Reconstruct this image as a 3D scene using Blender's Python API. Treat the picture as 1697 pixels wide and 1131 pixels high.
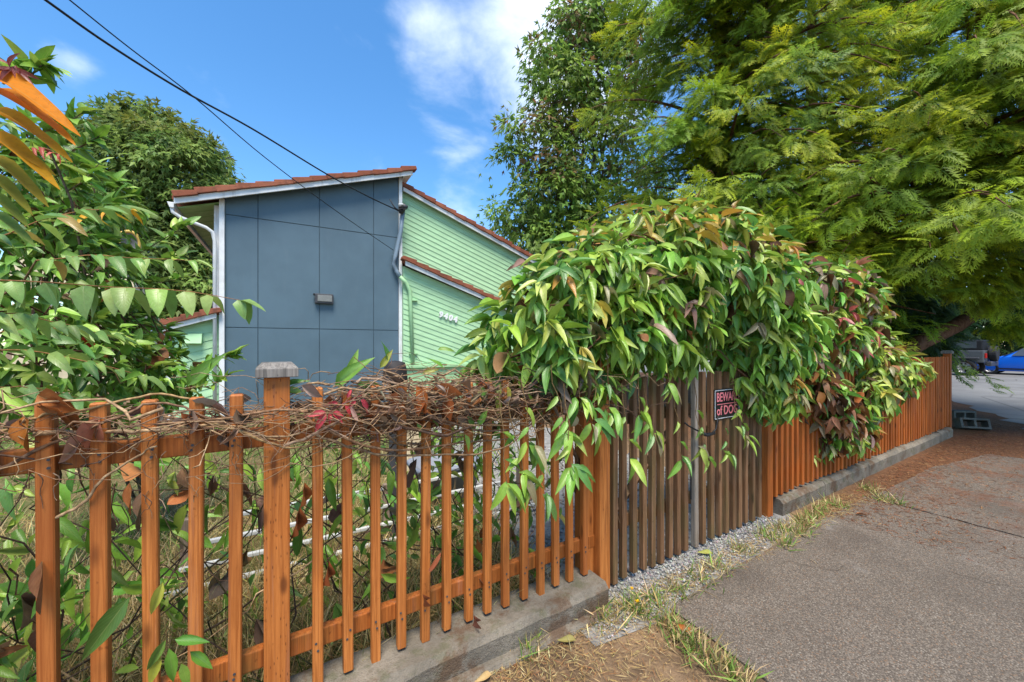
import bpy, bmesh, math, random
import numpy as np
from mathutils import Vector, Matrix

for o in list(bpy.data.objects): bpy.data.objects.remove(o)
random.seed(7); rng = np.random.default_rng(7)
R = math.radians
sc = bpy.context.scene
COL = sc.collection

# ------------------------------------------------------------------ camera
W, H, F, HOR, EYE = 1697.0, 1131.0, 640.0, 572.0, 1.55
cam_d = bpy.data.cameras.new('camera'); cam = bpy.data.objects.new('camera', cam_d); COL.objects.link(cam)
cam_d.sensor_width = 36; cam_d.lens = 36 * F / W; cam_d.shift_y = (HOR - H / 2) / W
cam_d.clip_start = 0.02; cam_d.clip_end = 3000
cam.location = (0, 0, EYE); cam.rotation_euler = (R(90), 0, R(-30))
sc.camera = cam
C30, S30 = math.cos(R(30)), 0.5
def pd(px, py, Z):                       # a point of the place at camera distance Z
    X = (px - W / 2) / F * Z; h = (HOR - py) / F * Z
    return Vector((C30 * X + S30 * Z, -S30 * X + C30 * Z, EYE + h))
def pY(px, py, Y):                       # ... on the upright plane y = Y
    q = pd(px, py, 1.0); return pd(px, py, Y / q.y)
def pz(px, py, z=0.0):                   # ... at height z
    return pd(px, py, (EYE - z) * F / (py - HOR))

# ------------------------------------------------------------------ node helpers
def new_mat(name):
    m = bpy.data.materials.new(name); m.use_nodes = True
    m.node_tree.nodes.clear(); return m, G(m.node_tree)
class G:
    def __init__(s, nt): s.nt = nt
    def n(s, typ, **kw):
        nd = s.nt.nodes.new(typ)
        for k, v in kw.items():
            if k.startswith('i_'):
                key = k[2:]
                key = int(key) if key.isdigit() else key.replace('_', ' ')
                if isinstance(v, bpy.types.NodeSocket): s.nt.links.new(v, nd.inputs[key])
                else: nd.inputs[key].default_value = v
            else: setattr(nd, k, v)
        return nd
    def link(s, a, b): s.nt.links.new(a, b)
    def math(s, op, a, b=0.0, clamp=False):
        nd = s.nt.nodes.new('ShaderNodeMath'); nd.operation = op; nd.use_clamp = clamp
        for i, v in enumerate((a, b)):
            if isinstance(v, bpy.types.NodeSocket): s.link(v, nd.inputs[i])
            else: nd.inputs[i].default_value = v
        return nd.outputs[0]
    def mix(s, fac, a, b, mode='MIX'):
        nd = s.nt.nodes.new('ShaderNodeMix'); nd.data_type = 'RGBA'; nd.blend_type = mode
        for key, v in ((0, fac), (6, a), (7, b)):
            if isinstance(v, bpy.types.NodeSocket): s.link(v, nd.inputs[key])
            elif key == 0: nd.inputs[0].default_value = v
            else: nd.inputs[key].default_value = (*v[:3], 1)
        return nd.outputs[2]
    def ramp(s, fac, lo, hi):
        nd = s.n('ShaderNodeMapRange', interpolation_type='SMOOTHSTEP'); nd.clamp = True
        s.link(fac, nd.inputs[0]); nd.inputs[1].default_value = lo; nd.inputs[2].default_value = hi
        return nd.outputs[0]
    def noise(s, vec, scale, detail=4, rough=0.55, dist=0.0):
        nd = s.n('ShaderNodeTexNoise'); nd.inputs['Scale'].default_value = scale
        nd.inputs['Detail'].default_value = detail; nd.inputs['Roughness'].default_value = rough
        nd.inputs['Distortion'].default_value = dist
        if vec is not None: s.link(vec, nd.inputs['Vector'])
        return nd.outputs[0]
    def scalev(s, vec, v):
        nd = s.n('ShaderNodeVectorMath', operation='MULTIPLY'); s.link(vec, nd.inputs[0]); nd.inputs[1].default_value = v
        return nd.outputs[0]
    def geo(s): return s.n('ShaderNodeNewGeometry').outputs['Position']
    def objc(s):
        t = s.n('ShaderNodeTexCoord').outputs['Object']; r = s.n('ShaderNodeObjectInfo').outputs['Random']
        c = s.n('ShaderNodeCombineXYZ'); 
        s.link(s.math('MULTIPLY', r, 37.0), c.inputs[0]); s.link(s.math('MULTIPLY', r, 91.0), c.inputs[1]); s.link(s.math('MULTIPLY', r, 53.0), c.inputs[2])
        a = s.n('ShaderNodeVectorMath', operation='ADD'); s.link(t, a.inputs[0]); s.link(c.outputs[0], a.inputs[1])
        return a.outputs[0], r
    def out(s, col, rough=0.7, bump=None, bstr=0.3, bdist=0.01, spec=0.3, metal=0.0, transl=0.0, coat=0.0):
        b = s.n('ShaderNodeBsdfPrincipled')
        for k, v in (('Base Color', col), ('Roughness', rough), ('Metallic', metal), ('Specular IOR Level', spec), ('Coat Weight', coat)):
            if isinstance(v, bpy.types.NodeSocket): s.link(v, b.inputs[k])
            elif k == 'Base Color': b.inputs[k].default_value = (*v[:3], 1)
            else: b.inputs[k].default_value = v
        if bump is not None:
            bn = s.n('ShaderNodeBump'); bn.inputs['Strength'].default_value = bstr; bn.inputs['Distance'].default_value = bdist
            s.link(bump, bn.inputs['Height']); s.link(bn.outputs[0], b.inputs['Normal'])
        sh = b.outputs[0]
        if transl > 0:
            t = s.n('ShaderNodeBsdfTranslucent')
            if isinstance(col, bpy.types.NodeSocket): s.link(col, t.inputs[0])
            else: t.inputs[0].default_value = (*col[:3], 1)
            mx = s.n('ShaderNodeMixShader'); mx.inputs[0].default_value = transl
            s.link(sh, mx.inputs[1]); s.link(t.outputs[0], mx.inputs[2]); sh = mx.outputs[0]
        o = s.n('ShaderNodeOutputMaterial'); s.link(sh, o.inputs[0]); return b

# ------------------------------------------------------------------ world, sun, exposure
SUN_EL, SUN_DIR = R(66), Vector((-0.35, -1.0, 0)).normalized()      # towards the sun, on the map
wd = bpy.data.worlds.new('World'); sc.world = wd; wd.use_nodes = True; wd.node_tree.nodes.clear(); g = G(wd.node_tree)
sky = g.n('ShaderNodeTexSky', sky_type='NISHITA'); sky.sun_disc = False
sky.sun_elevation = SUN_EL; sky.sun_rotation = math.atan2(SUN_DIR.x, SUN_DIR.y)
sky.air_density = 1.0; sky.dust_density = 0.35; sky.ozone_density = 2.6
hs = g.n('ShaderNodeHueSaturation'); hs.inputs['Saturation'].default_value = 1.25; hs.inputs['Hue'].default_value = 0.497; g.link(sky.outputs[0], hs.inputs['Color'])
dirv = g.n('ShaderNodeTexCoord').outputs['Generated']
nrm = g.n('ShaderNodeVectorMath', operation='NORMALIZE'); g.link(dirv, nrm.inputs[0]); dv = nrm.outputs[0]
blob = None
for px, py, rad, amp in ((900, 20, .36, .42), (740, 90, .24, .30), (110, 105, .08, .27), (755, 285, .20, .27), (620, 275, .09, .22), (1000, 90, .34, .34), (830, 60, .25, .34)):
    d = (pd(px, py, 1) - Vector((0, 0, EYE))).normalized()
    dt = g.n('ShaderNodeVectorMath', operation='DISTANCE'); g.link(dv, dt.inputs[0]); dt.inputs[1].default_value = d
    b_ = g.math('MULTIPLY', g.math('SUBTRACT', 1.0, g.ramp(dt.outputs['Value'], 0.0, rad)), amp)
    blob = b_ if blob is None else g.math('MAXIMUM', blob, b_)
sv = g.scalev(dv, (1, 1, 1.9))
cn = g.noise(sv, 3.6, 9, 0.56, 0.25)
dens = g.ramp(g.math('ADD', cn, blob), 0.62, 1.10)
cl = g.mix(g.math('MULTIPLY', dens, 0.78), hs.outputs[0], (6.2, 6.5, 7.0))
bg = g.n('ShaderNodeBackground'); bg.inputs['Strength'].default_value = 0.14; g.link(cl, bg.inputs[0])
ow = g.n('ShaderNodeOutputWorld'); g.link(bg.outputs[0], ow.inputs[0])
sl = bpy.data.lights.new('sun', 'SUN'); sl.energy = 3.5; sl.angle = R(28); sl.color = (1, .93, .82)
so = bpy.data.objects.new('sun', sl); COL.objects.link(so)
sd = Vector((SUN_DIR.x * math.cos(SUN_EL), SUN_DIR.y * math.cos(SUN_EL), math.sin(SUN_EL)))
so.rotation_euler = sd.to_track_quat('Z', 'Y').to_euler(); so.location = (0, -6, 12)
vs = sc.view_settings; vs.view_transform = 'Standard'; vs.look = 'None'; vs.exposure = 1.05; vs.gamma = 1.0; vs.use_curve_mapping = False

# ------------------------------------------------------------------ materials
def m_wood(name, c1, c2, dark, algae=0.0, grain=1.0, incise=False, rough=0.6):
    m, g = new_mat(name); v, r = g.objc()
    gr = g.noise(g.scalev(v, (95, 95, 2.6)), 1.0, 6, 0.68, 0.9)
    big = g.noise(g.scalev(v, (7, 7, 1.6)), 1.0, 3)
    col = g.mix(g.ramp(gr, .36, .64), tuple(.8 * x for x in c1), c2)
    wr = g.noise(g.scalev(v, (30, 30, 1.3)), 1.0, 6, .7)
    col = g.mix(g.math('MULTIPLY', g.ramp(wr, .54, .72), .4), col, tuple(.55 * x + .10 for x in c1))
    col = g.mix(g.math('MULTIPLY', g.ramp(big, .45, .75), .55), col, dark)
    col = g.mix(g.math('MULTIPLY', g.math('SUBTRACT', r, .3, True), .45), col, dark)
    kn = g.n('ShaderNodeTexVoronoi'); g.link(g.scalev(v, (9, 9, 3.2)), kn.inputs['Vector']); kn.inputs['Scale'].default_value = 1.0
    col = g.mix(g.math('MULTIPLY', g.math('SUBTRACT', 1.0, g.ramp(kn.outputs['Distance'], .05, .17)), .75), col, tuple(x * .35 for x in dark))
    if incise:
        w = g.n('ShaderNodeTexVoronoi'); g.link(g.scalev(v, (95, 95, 26)), w.inputs['Vector']); w.inputs['Scale'].default_value = 1.0; w.inputs['Randomness'].default_value = .75
        col = g.mix(g.math('MULTIPLY', g.math('SUBTRACT', 1.0, g.ramp(w.outputs['Distance'], .10, .24)), .7), col, tuple(x * .3 for x in dark))
    if algae:
        a = g.noise(g.scalev(v, (9, 9, 3)), 1.0, 4)
        col = g.mix(g.math('MULTIPLY', g.ramp(a, .44, .68), algae), col, (.075, .075, .022))
    sp = g.noise(g.scalev(v, (40, 40, 30)), 1.0, 2)
    col = g.mix(g.math('MULTIPLY', g.ramp(sp, .68, .76), .5), col, tuple(x * .4 for x in dark))
    g.out(col, rough, gr, .35 * grain, .004, .25); return m
M = {}
M['picket'] = m_wood('stained_cedar', (.40, .118, .022), (.54, .185, .042), (.23, .056, .011))
M['picket_r'] = m_wood('stained_cedar_deep', (.36, .082, .010), (.48, .125, .018), (.19, .04, .007), .2)
M['post'] = m_wood('incised_post', (.42, .125, .022), (.55, .185, .04), (.24, .06, .012), incise=True)
M['gatewood'] = m_wood('weathered_gate_wood', (.165, .075, .033), (.29, .15, .07), (.085, .036, .016), .45)
M['gategrey'] = m_wood('grey_gate_wood', (.25, .19, .14), (.38, .31, .25), (.15, .09, .05), .1)
M['cap'] = m_wood('weathered_cap_wood', (.13, .115, .10), (.25, .22, .19), (.06, .05, .04))
M['rail'] = m_wood('stained_rail', (.27, .072, .012), (.38, .115, .022), (.13, .04, .01), .4)
M['oldfence'] = m_wood('old_shed_wood', (.21, .15, .105), (.3, .22, .16), (.13, .09, .06))

def m_plain(name, c, rough=.7, var=.25, scale=6, bump=0.15, spec=.3, metal=0.0, fine=60, dirt=None, dirtf=.5):
    m, g = new_mat(name); p = g.geo()
    n1 = g.noise(p, scale, 5); n2 = g.noise(p, fine, 3)
    col = g.mix(g.ramp(n1, .3, .7), tuple(x * (1 - var) for x in c), tuple(min(1, x * (1 + var * .6)) for x in c))
    if dirt: col = g.mix(g.math('MULTIPLY', g.ramp(g.noise(g.scalev(p, (6, 6, .9)), 1.1, 7, .7), .52, .72), dirtf), col, dirt)
    g.out(col, rough, n2, bump, .004, spec, metal); return m
def m_siding(name, c):
    m, g = new_mat(name); v, r = g.objc(); p = g.geo()
    n = g.noise(g.scalev(p, (2, 2, 7)), 1.2, 5)
    col = g.mix(g.ramp(n, .35, .7), tuple(x * .86 for x in c), c)
    col = g.mix(g.math('MULTIPLY', r, .22), col, tuple(x * .72 for x in c))
    g.out(col, .55, g.noise(g.scalev(p, (5, 5, 120)), 1.0, 3), .25, .003, .3); return m
M['blue'] = m_plain('slate_blue_paint', (.088, .138, .172), .5, .09, 1.4, .12, dirt=(.12, .165, .195), dirtf=.25, fine=140)
M['bluegap'] = m_plain('slate_blue_seam', (.075, .118, .148), .6, .08)
M['green'] = m_siding('mint_green_paint', (.41, .64, .37))
M['greenflat'] = m_plain('mint_green_trim', (.34, .57, .30), .55, .08)
M['soffit'] = m_plain('soffit_green', (.25, .45, .18), .6, .12)
M['white'] = m_plain('white_trim_paint', (.68, .68, .67), .55, .10, 5, .2, dirt=(.33, .30, .26), dirtf=.55)
M['whitem'] = m_plain('white_metal', (.50, .50, .48), .4, .08, dirt=(.3, .28, .24))
M['conduit'] = m_plain('grey_conduit', (.17, .225, .275), .4, .1)
M['black'] = m_plain('black_rubber', (.013, .013, .014), .5, .2)
M['darkgrey'] = m_plain('dark_grey_metal', (.055, .055, .06), .45, .15)
def m_tile():
    m, g = new_mat('terracotta_tile'); v, r = g.objc(); p = g.geo()
    n = g.noise(p, 6, 6, .6); n2 = g.noise(p, 45, 4)
    col = g.mix(r, (.21, .062, .032), (.30, .105, .058))
    col = g.mix(g.math('MULTIPLY', g.ramp(n, .45, .68), .7), col, (.11, .045, .03))
    col = g.mix(g.math('MULTIPLY', g.ramp(g.noise(p, 14, 4), .62, .72), .55), col, (.07, .06, .04))
    g.out(col, .8, n2, .4, .01, .2); return m
M['tile'] = m_tile()
def m_concrete(name, c, moss=.4):
    m, g = new_mat(name); p = g.geo()
    n1 = g.noise(p, 5, 6, .6); n2 = g.noise(p, 130, 3, .6)
    col = g.mix(g.ramp(n1, .3, .7), tuple(x * .62 for x in c), c)
    col = g.mix(g.math('MULTIPLY', g.ramp(n2, .52, .68), .45), col, tuple(x * .45 for x in c))
    col = g.mix(g.math('MULTIPLY', g.ramp(n2, .30, .42), .0), col, c)
    mid_ = g.noise(p, 38, 5, .7)
    col = g.mix(g.math('MULTIPLY', g.ramp(mid_, .46, .66), .5), col, tuple(x * .5 for x in c))
    ms = g.noise(p, 9, 5, .65)
    col = g.mix(g.math('MULTIPLY', g.ramp(ms, .50, .66), moss), col, (.065, .075, .025))
    st = g.noise(p, 3.3, 6, .7)
    col = g.mix(g.math('MULTIPLY', g.ramp(st, .51, .63), .75), col, (.10, .055, .03))
    g.out(col, .9, g.math('ADD', n2, g.math('MULTIPLY', mid_, 1.5)), .8, .008, .15); return m
M['kerb'] = m_concrete('rough_concrete', (.235, .20, .155))
M['block'] = m_concrete('grey_block_concrete', (.15, .145, .125), .2)
def m_aggregate():
    m, g = new_mat('exposed_aggregate'); p = g.geo()
    vo = g.n('ShaderNodeTexVoronoi'); g.link(p, vo.inputs['Vector']); vo.inputs['Scale'].default_value = 150
    vo2 = g.n('ShaderNodeTexVoronoi'); g.link(p, vo2.inputs['Vector']); vo2.inputs['Scale'].default_value = 240
    bw = g.n('ShaderNodeSeparateColor'); g.link(vo.outputs['Color'], bw.inputs[0])
    col = g.mix(g.ramp(bw.outputs[0], .1, .95), (.096, .077, .060), (.178, .145, .114))
    col = g.mix(g.ramp(bw.outputs[1], .90, .97), col, (.24, .205, .165))
    col = g.mix(g.ramp(bw.outputs[2], .92, .98), col, (.19, .12, .075))
    col = g.mix(g.math('MULTIPLY', g.ramp(vo.outputs['Distance'], .45, .75), .6), col, (.055, .046, .038))
    big = g.noise(p, .9, 6, .6)
    col = g.mix(g.math('MULTIPLY', g.ramp(big, .46, .70), .55), col, (.055, .043, .034))
    col = g.mix(g.math('MULTIPLY', g.ramp(g.noise(p, 2.1, 5, .6), .60, .78), .45), col, (.25, .23, .21))
    sx = g.n('ShaderNodeSeparateXYZ'); g.link(p, sx.inputs[0])
    nd = g.noise(p, 2.4, 7, .62)
    need = g.math('MULTIPLY', g.ramp(sx.outputs[0], 4.1, 6.6), g.ramp(nd, .46, .66))
    need = g.math('MULTIPLY', need, g.ramp(sx.outputs[1], -.9, 1.0))
    col = g.mix(g.math('MULTIPLY', need, .55), col, (.135, .05, .023))
    dsp = g.n('ShaderNodeVectorMath', operation='ADD'); g.link(p, dsp.inputs[0]); nz = g.n('ShaderNodeTexNoise'); g.link(p, nz.inputs['Vector']); nz.inputs['Scale'].default_value = 2.5; g.link(g.scalev(nz.outputs['Color'], (.5, .5, 0)), dsp.inputs[1])
    ck = g.n('ShaderNodeTexVoronoi', feature='DISTANCE_TO_EDGE'); g.link(dsp.outputs[0], ck.inputs['Vector']); ck.inputs['Scale'].default_value = .42
    col = g.mix(g.math('MULTIPLY', g.math('SUBTRACT', 1.0, g.ramp(ck.outputs['Distance'], .0, .006)), g.math('MULTIPLY', g.ramp(g.noise(p, 1.1, 3), .45, .6), .55)), col, (.04, .032, .024))
    h = g.math('SUBTRACT', 1.0, vo.outputs['Distance'])
    g.out(col, .85, h, .5, .006, .2); return m
M['agg'] = m_aggregate()
def m_dirt():
    m, g = new_mat('needle_strewn_soil'); p = g.geo()
    n1 = g.noise(p, 2.2, 7, .62); n2 = g.noise(p, 26, 6, .7); n3 = g.noise(p, 120, 3)
    col = g.mix(g.ramp(n1, .35, .65), (.10, .066, .04), (.22, .145, .085))
    col = g.mix(g.ramp(n2, .48, .68), col, (.26, .17, .09))
    col = g.mix(g.math('MULTIPLY', g.ramp(n3, .55, .7), .6), col, (.05, .032, .02))
    sx = g.n('ShaderNodeSeparateXYZ'); g.link(p, sx.inputs[0])
    col = g.mix(g.math('MULTIPLY', g.ramp(g.math('ADD', sx.outputs[0], g.math('MULTIPLY', n1, 3.0)), 5.2, 8.0), .85), col, g.mix(g.ramp(n2, .4, .65), (.085, .038, .02), (.15, .07, .035)))
    g.out(col, .95, n2, .7, .02, .1); return m
M['dirt'] = m_dirt()
def m_yard():
    m, g = new_mat('dry_lawn_soil'); p = g.geo()
    n1 = g.noise(p, 1.4, 7, .62); n2 = g.noise(p, 34, 6, .7)
    col = g.mix(g.ramp(n1, .40, .62), (.13, .10, .045), (.07, .095, .025))
    col = g.mix(g.ramp(n2, .48, .68), col, (.25, .19, .09))
    g.out(col, .95, n2, .7, .02, .1); return m
M['yard'] = m_yard()
def m_road():
    m, g = new_mat('worn_asphalt'); p = g.geo()
    n1 = g.noise(p, .5, 6, .6); n2 = g.noise(p, 70, 4, .7)
    col = g.mix(g.ramp(n1, .35, .7), (.125, .12, .115), (.19, .185, .175))
    col = g.mix(g.math('MULTIPLY', g.ramp(n2, .5, .7), .4), col, (.08, .075, .07))
    ck = g.n('ShaderNodeTexVoronoi', feature='DISTANCE_TO_EDGE'); g.link(p, ck.inputs['Vector']); ck.inputs['Scale'].default_value = .35
    col = g.mix(g.math('MULTIPLY', g.math('SUBTRACT', 1, g.ramp(ck.outputs['Distance'], .0, .012)), .6), col, (.05, .045, .04))
    g.out(col, .85, n2, .3, .006, .2); return m
M['road'] = m_road()
def m_leaf(name, src, transl=.3, rough=.36, spec=.5, veins=True):
    m, g = new_mat(name)
    if src == 'obj': c = g.n('ShaderNodeObjectInfo').outputs['Color']
    else: c = g.n('ShaderNodeAttribute', attribute_name='Col').outputs['Color']
    p = g.geo()
    col = g.mix(g.math('MULTIPLY', g.ramp(g.noise(p, 38, 4), .4, .72), .34), c, g.mix(1.0, c, (.55, .5, .4), 'MULTIPLY'))
    col = g.mix(g.math('MULTIPLY', g.ramp(g.noise(p, 150, 2), .66, .74), .5), col, (.10, .06, .02))
    bump = None
    if veins:
        uv = g.n('ShaderNodeUVMap', uv_map='UVMap'); s = g.n('ShaderNodeSeparateXYZ'); g.link(uv.outputs[0], s.inputs[0])
        av = g.math('ABSOLUTE', g.math('SUBTRACT', s.outputs[0], .5))
        mid = g.math('SUBTRACT', 1.0, g.ramp(av, .01, .045))
        side = g.math('SINE', g.math('ADD', g.math('MULTIPLY', s.outputs[1], 62.0), g.math('MULTIPLY', av, -38.0)))
        side = g.ramp(side, .72, 1.0)
        col = g.mix(g.math('MULTIPLY', g.math('MAXIMUM', mid, g.math('MULTIPLY', side, .35)), .45), col, g.mix(.5, col, (.42, .45, .16)))
        bump = g.math('SUBTRACT', 1.0, g.math('MAXIMUM', mid, g.math('MULTIPLY', side, .5)))
    g.out(col, rough, bump, .35, .003, spec, transl=transl); return m
M['leaf_o'] = m_leaf('living_leaf', 'obj'); M['leaf_s'] = m_leaf('living_leaf_mass', 'col')
M['dead_o'] = m_leaf('dead_leaf', 'obj', .12, .6, .2); M['dead_s'] = m_leaf('dead_leaf_mass', 'col', .12, .6, .2)
M['tree_s'] = m_leaf('tree_leaf_mass', 'col', .45, .5, .3, False)
M['needle_s'] = m_leaf('conifer_spray', 'col', .48, .55, .25, False)
M['grass_s'] = m_leaf('grass_blades', 'col', .25, .6, .2, False)
M['pebble_s'] = m_leaf('pebbles', 'col', 0, .8, .2, False)
def m_bark(name, a, b, sc_=(14, 14, 3)):
    m, g = new_mat(name); p = g.geo(); n = g.noise(g.scalev(p, sc_), 1.0, 6, .65, .5); n2 = g.noise(p, 40, 4)
    g.out(g.mix(g.ramp(n, .35, .65), a, b), .9, g.math('ADD', n, g.math('MULTIPLY', n2, .4)), .8, .03, .1); return m
M['bark'] = m_bark('grey_brown_bark', (.06, .045, .035), (.16, .125, .10))
M['cedarbark'] = m_bark('red_brown_bark', (.085, .04, .025), (.20, .105, .065))
def m_stem():
    m, g = new_mat('dry_vine_stem'); c = g.n('ShaderNodeAttribute', attribute_name='Col').outputs['Color']; p = g.geo()
    n = g.noise(p, 60, 4)
    g.out(g.mix(g.ramp(n, .35, .7), g.mix(1, c, (.5, .45, .42), 'MULTIPLY'), c), .75, n, .5, .003, .2); return m
M['stem'] = m_stem()

# ------------------------------------------------------------------ object helpers
def tag(o, label=None, cat=None, group=None, kind=None):
    if label: o['label'] = label
    if cat: o['category'] = cat
    if group: o['group'] = group
    if kind: o['kind'] = kind
    return o
def thing(name, label, cat, loc=(0, 0, 0), group=None):
    o = bpy.data.objects.new(name, None); COL.objects.link(o); o.location = loc; o.empty_display_size = .1
    return tag(o, label, cat, group)
def wloc(o):
    v = Vector(o.location)
    while o.parent is not None:
        o = o.parent; v = v + Vector(o.location)
    return v
def link(name, mesh, parent=None, mat=None, M4=None):       # M4: world matrix; parents carry translation only
    o = bpy.data.objects.new(name, mesh); COL.objects.link(o)
    if mat is not None and not mesh.materials: mesh.materials.append(mat)
    m4 = M4 if M4 is not None else Matrix()
    if parent is not None:
        o.parent = parent; m4 = Matrix.Translation(-wloc(parent)) @ m4
    o.matrix_basis = m4
    return o
class MB:
    def __init__(s): s.v = []; s.f = []
    def box(s, c, d, M4=None):
        i = len(s.v); cx, cy, cz = c; dx, dy, dz = (q / 2 for q in d)
        for x in (-dx, dx):
            for y in (-dy, dy):
                for z in (-dz, dz):
                    p = Vector((cx + x, cy + y, cz + z)); s.v.append(M4 @ p if M4 else p)
        for f in ((0, 1, 3, 2), (4, 6, 7, 5), (0, 4, 5, 1), (2, 3, 7, 6), (0, 2, 6, 4), (1, 5, 7, 3)): s.f.append([i + k for k in f])
        return s
    def prism(s, pts, vec):                                   # polygon (3-D points) pushed along vec
        i = len(s.v); n = len(pts); vec = Vector(vec)
        s.v += [Vector(p) for p in pts] + [Vector(p) + vec for p in pts]
        s.f.append(list(range(i, i + n))); s.f.append(list(range(i + 2 * n - 1, i + n - 1, -1)))
        for k in range(n): s.f.append([i + k, i + n + k, i + n + (k + 1) % n, i + (k + 1) % n])
        return s
    def tube(s, pts, rad, n=6, cap=True):
        i0 = len(s.v); pts = [Vector(p) for p in pts]; up = Vector((.13, .21, 1))
        if not hasattr(rad, '__len__'): rad = [rad] * len(pts)
        for k, p in enumerate(pts):
            t = (pts[min(k + 1, len(pts) - 1)] - pts[max(k - 1, 0)]).normalized()
            a = t.cross(up)
            if a.length < .05: a = t.cross(Vector((1, 0, 0)))
            a.normalize(); b = t.cross(a)
            for j in range(n):
                an = 2 * math.pi * j / n; s.v.append(p + (a * math.cos(an) + b * math.sin(an)) * rad[k])
        for k in range(len(pts) - 1):
            for j in range(n):
                s.f.append([i0 + k * n + j, i0 + k * n + (j + 1) % n, i0 + (k + 1) * n + (j + 1) % n, i0 + (k + 1) * n + j])
        if cap:
            s.f.append([i0 + j for j in range(n)][::-1]); e = i0 + (len(pts) - 1) * n; s.f.append([e + j for j in range(n)])
        return s
    def mesh(s, name, bevel=0, smooth=False, seg=2):
        me = bpy.data.meshes.new(name); me.from_pydata([tuple(v) for v in s.v], [], s.f)
        bm = bmesh.new(); bm.from_mesh(me); bmesh.ops.recalc_face_normals(bm, faces=bm.faces)
        if bevel: bmesh.ops.bevel(bm, geom=[e for e in bm.edges if len(e.link_faces) == 2 and e.calc_face_angle(0) > .4], offset=bevel, segments=seg, affect='EDGES', profile=.6)
        bm.to_mesh(me); bm.free()
        if smooth:
            for p in me.polygons: p.use_smooth = True
        return me
    def build(s, name, mat, parent=None, bevel=0, smooth=False):
        return link(name, s.mesh(name, bevel, smooth), parent, mat)

# ---- leaf templates: verts (v across, u along, w up), quads/tris, uv
def leaf_template(shape, nu=5, fold=.18, curl=.25, twist=0.0, wavy=0.0):
    vs_, uv, fs = [], [], []
    for i in range(nu + 1):
        u = i / nu
        if shape == 'lance': w = (math.sin(math.pi * u ** .72) ** .85) * .5 * (1 - .15 * u)
        elif shape == 'ovate': w = .5 * min(1, (u * 5.5) ** .6) * (1 - u ** 1.9) ** .75 if u < 1 else 0
        else: w = .5 * math.sin(math.pi * u ** 1.15) ** .8
        w = max(w, .012)
        zc = -curl * u * u
        for j, sgn in enumerate((-1, 0, 1)):
            x = sgn * w; z = zc + fold * abs(x) + wavy * math.sin(u * 9 + j * 1.7) * abs(sgn) * .5
            a = twist * u
            vs_.append((x * math.cos(a) - (z - zc) * math.sin(a), u, zc + x * math.sin(a) + (z - zc) * math.cos(a))); uv.append((.5 + sgn * .5, u))
    for i in range(nu):
        for j in range(2):
            a = i * 3 + j; fs.append((a, a + 1, a + 4, a + 3))
    return np.array(vs_, float), fs, np.array(uv, float)
def frames_from(d, nh):
    d = d / np.linalg.norm(d, axis=1, keepdims=True)
    z = nh - (nh * d).sum(1, keepdims=True) * d
    z /= np.maximum(np.linalg.norm(z, axis=1, keepdims=True), 1e-6)
    x = np.cross(d, z)
    return np.stack([x, d, z], axis=2)                        # columns x, y, z
def big_mesh(name, V, Fc, col=None, uv=None, smooth=True):
    """V (n,3); Fc list of (k-gon arrays (m,k))."""
    me = bpy.data.meshes.new(name); me.vertices.add(len(V)); me.vertices.foreach_set('co', V.astype(np.float32).ravel())
    loops = np.concatenate([f.ravel() for f in Fc]).astype(np.int32)
    tot = np.concatenate([np.full(len(f), f.shape[1]) for f in Fc]).astype(np.int32)
    st = np.concatenate([[0], np.cumsum(tot)[:-1]]).astype(np.int32)
    me.loops.add(len(loops)); me.loops.foreach_set('vertex_index', loops)
    me.polygons.add(len(tot)); me.polygons.foreach_set('loop_start', st)
    try: me.polygons.foreach_set('loop_total', tot)
    except Exception: pass
    if smooth: me.polygons.foreach_set('use_smooth', np.ones(len(tot), bool))
    if uv is not None:
        l = me.uv_layers.new(name='UVMap'); l.data.foreach_set('uv', uv[loops].astype(np.float32).ravel())
    if col is not None:
        a = me.attributes.new('Col', 'FLOAT_COLOR', 'POINT'); c4 = np.ones((len(V), 4), np.float32); c4[:, :3] = col
        a.data.foreach_set('color', c4.ravel())
    me.update(calc_edges=True); me.validate(); return me
def scatter(name, tmpls, P, D, N, L, Wd, C, smooth=True, ctip=None):
    """many leaves in one mesh. tmpls: templates, P,D,N (n,3), L,Wd (n,), C (n,3)"""
    Vs, Fs, Cs, Us, off = [], {}, [], [], 0
    pick = rng.integers(0, len(tmpls), len(P))
    for k, (tv, tf, tuv) in enumerate(tmpls):
        ix = np.where(pick == k)[0]
        if not len(ix): continue
        Fr = frames_from(D[ix], N[ix])
        S = np.stack([Wd[ix], L[ix], (L[ix])], 1)
        loc = tv[None] * S[:, None, :]
        V = np.einsum('nij,nkj->nki', Fr, loc) + P[ix][:, None]
        n = len(tv)
        Vs.append(V.reshape(-1, 3)); cc = np.repeat(C[ix], n, 0)
        if ctip is not None:
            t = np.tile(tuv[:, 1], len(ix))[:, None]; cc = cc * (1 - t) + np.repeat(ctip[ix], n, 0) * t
        Cs.append(cc); Us.append(np.tile(tuv, (len(ix), 1)))
        base = off + np.arange(len(ix))[:, None, None] * n
        byk = {}
        for f in tf: byk.setdefault(len(f), []).append(f)
        for kk, ff in byk.items(): Fs.setdefault(kk, []).append((np.array(ff)[None] + base).reshape(-1, kk))
        off += len(ix) * n
    return big_mesh(name, np.concatenate(Vs), [np.concatenate(v) for v in Fs.values()], np.concatenate(Cs), np.concatenate(Us), smooth)
def tmesh(name, t, mat):
    me = big_mesh(name, t[0], [np.array(t[1])], None, t[2]); me.materials.append(mat); return me
LANCE = [leaf_template('lance', 5, .25, .22), leaf_template('lance', 5, .45, .12, .3), leaf_template('lance', 5, .15, .38, -.3, .05)]
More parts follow.
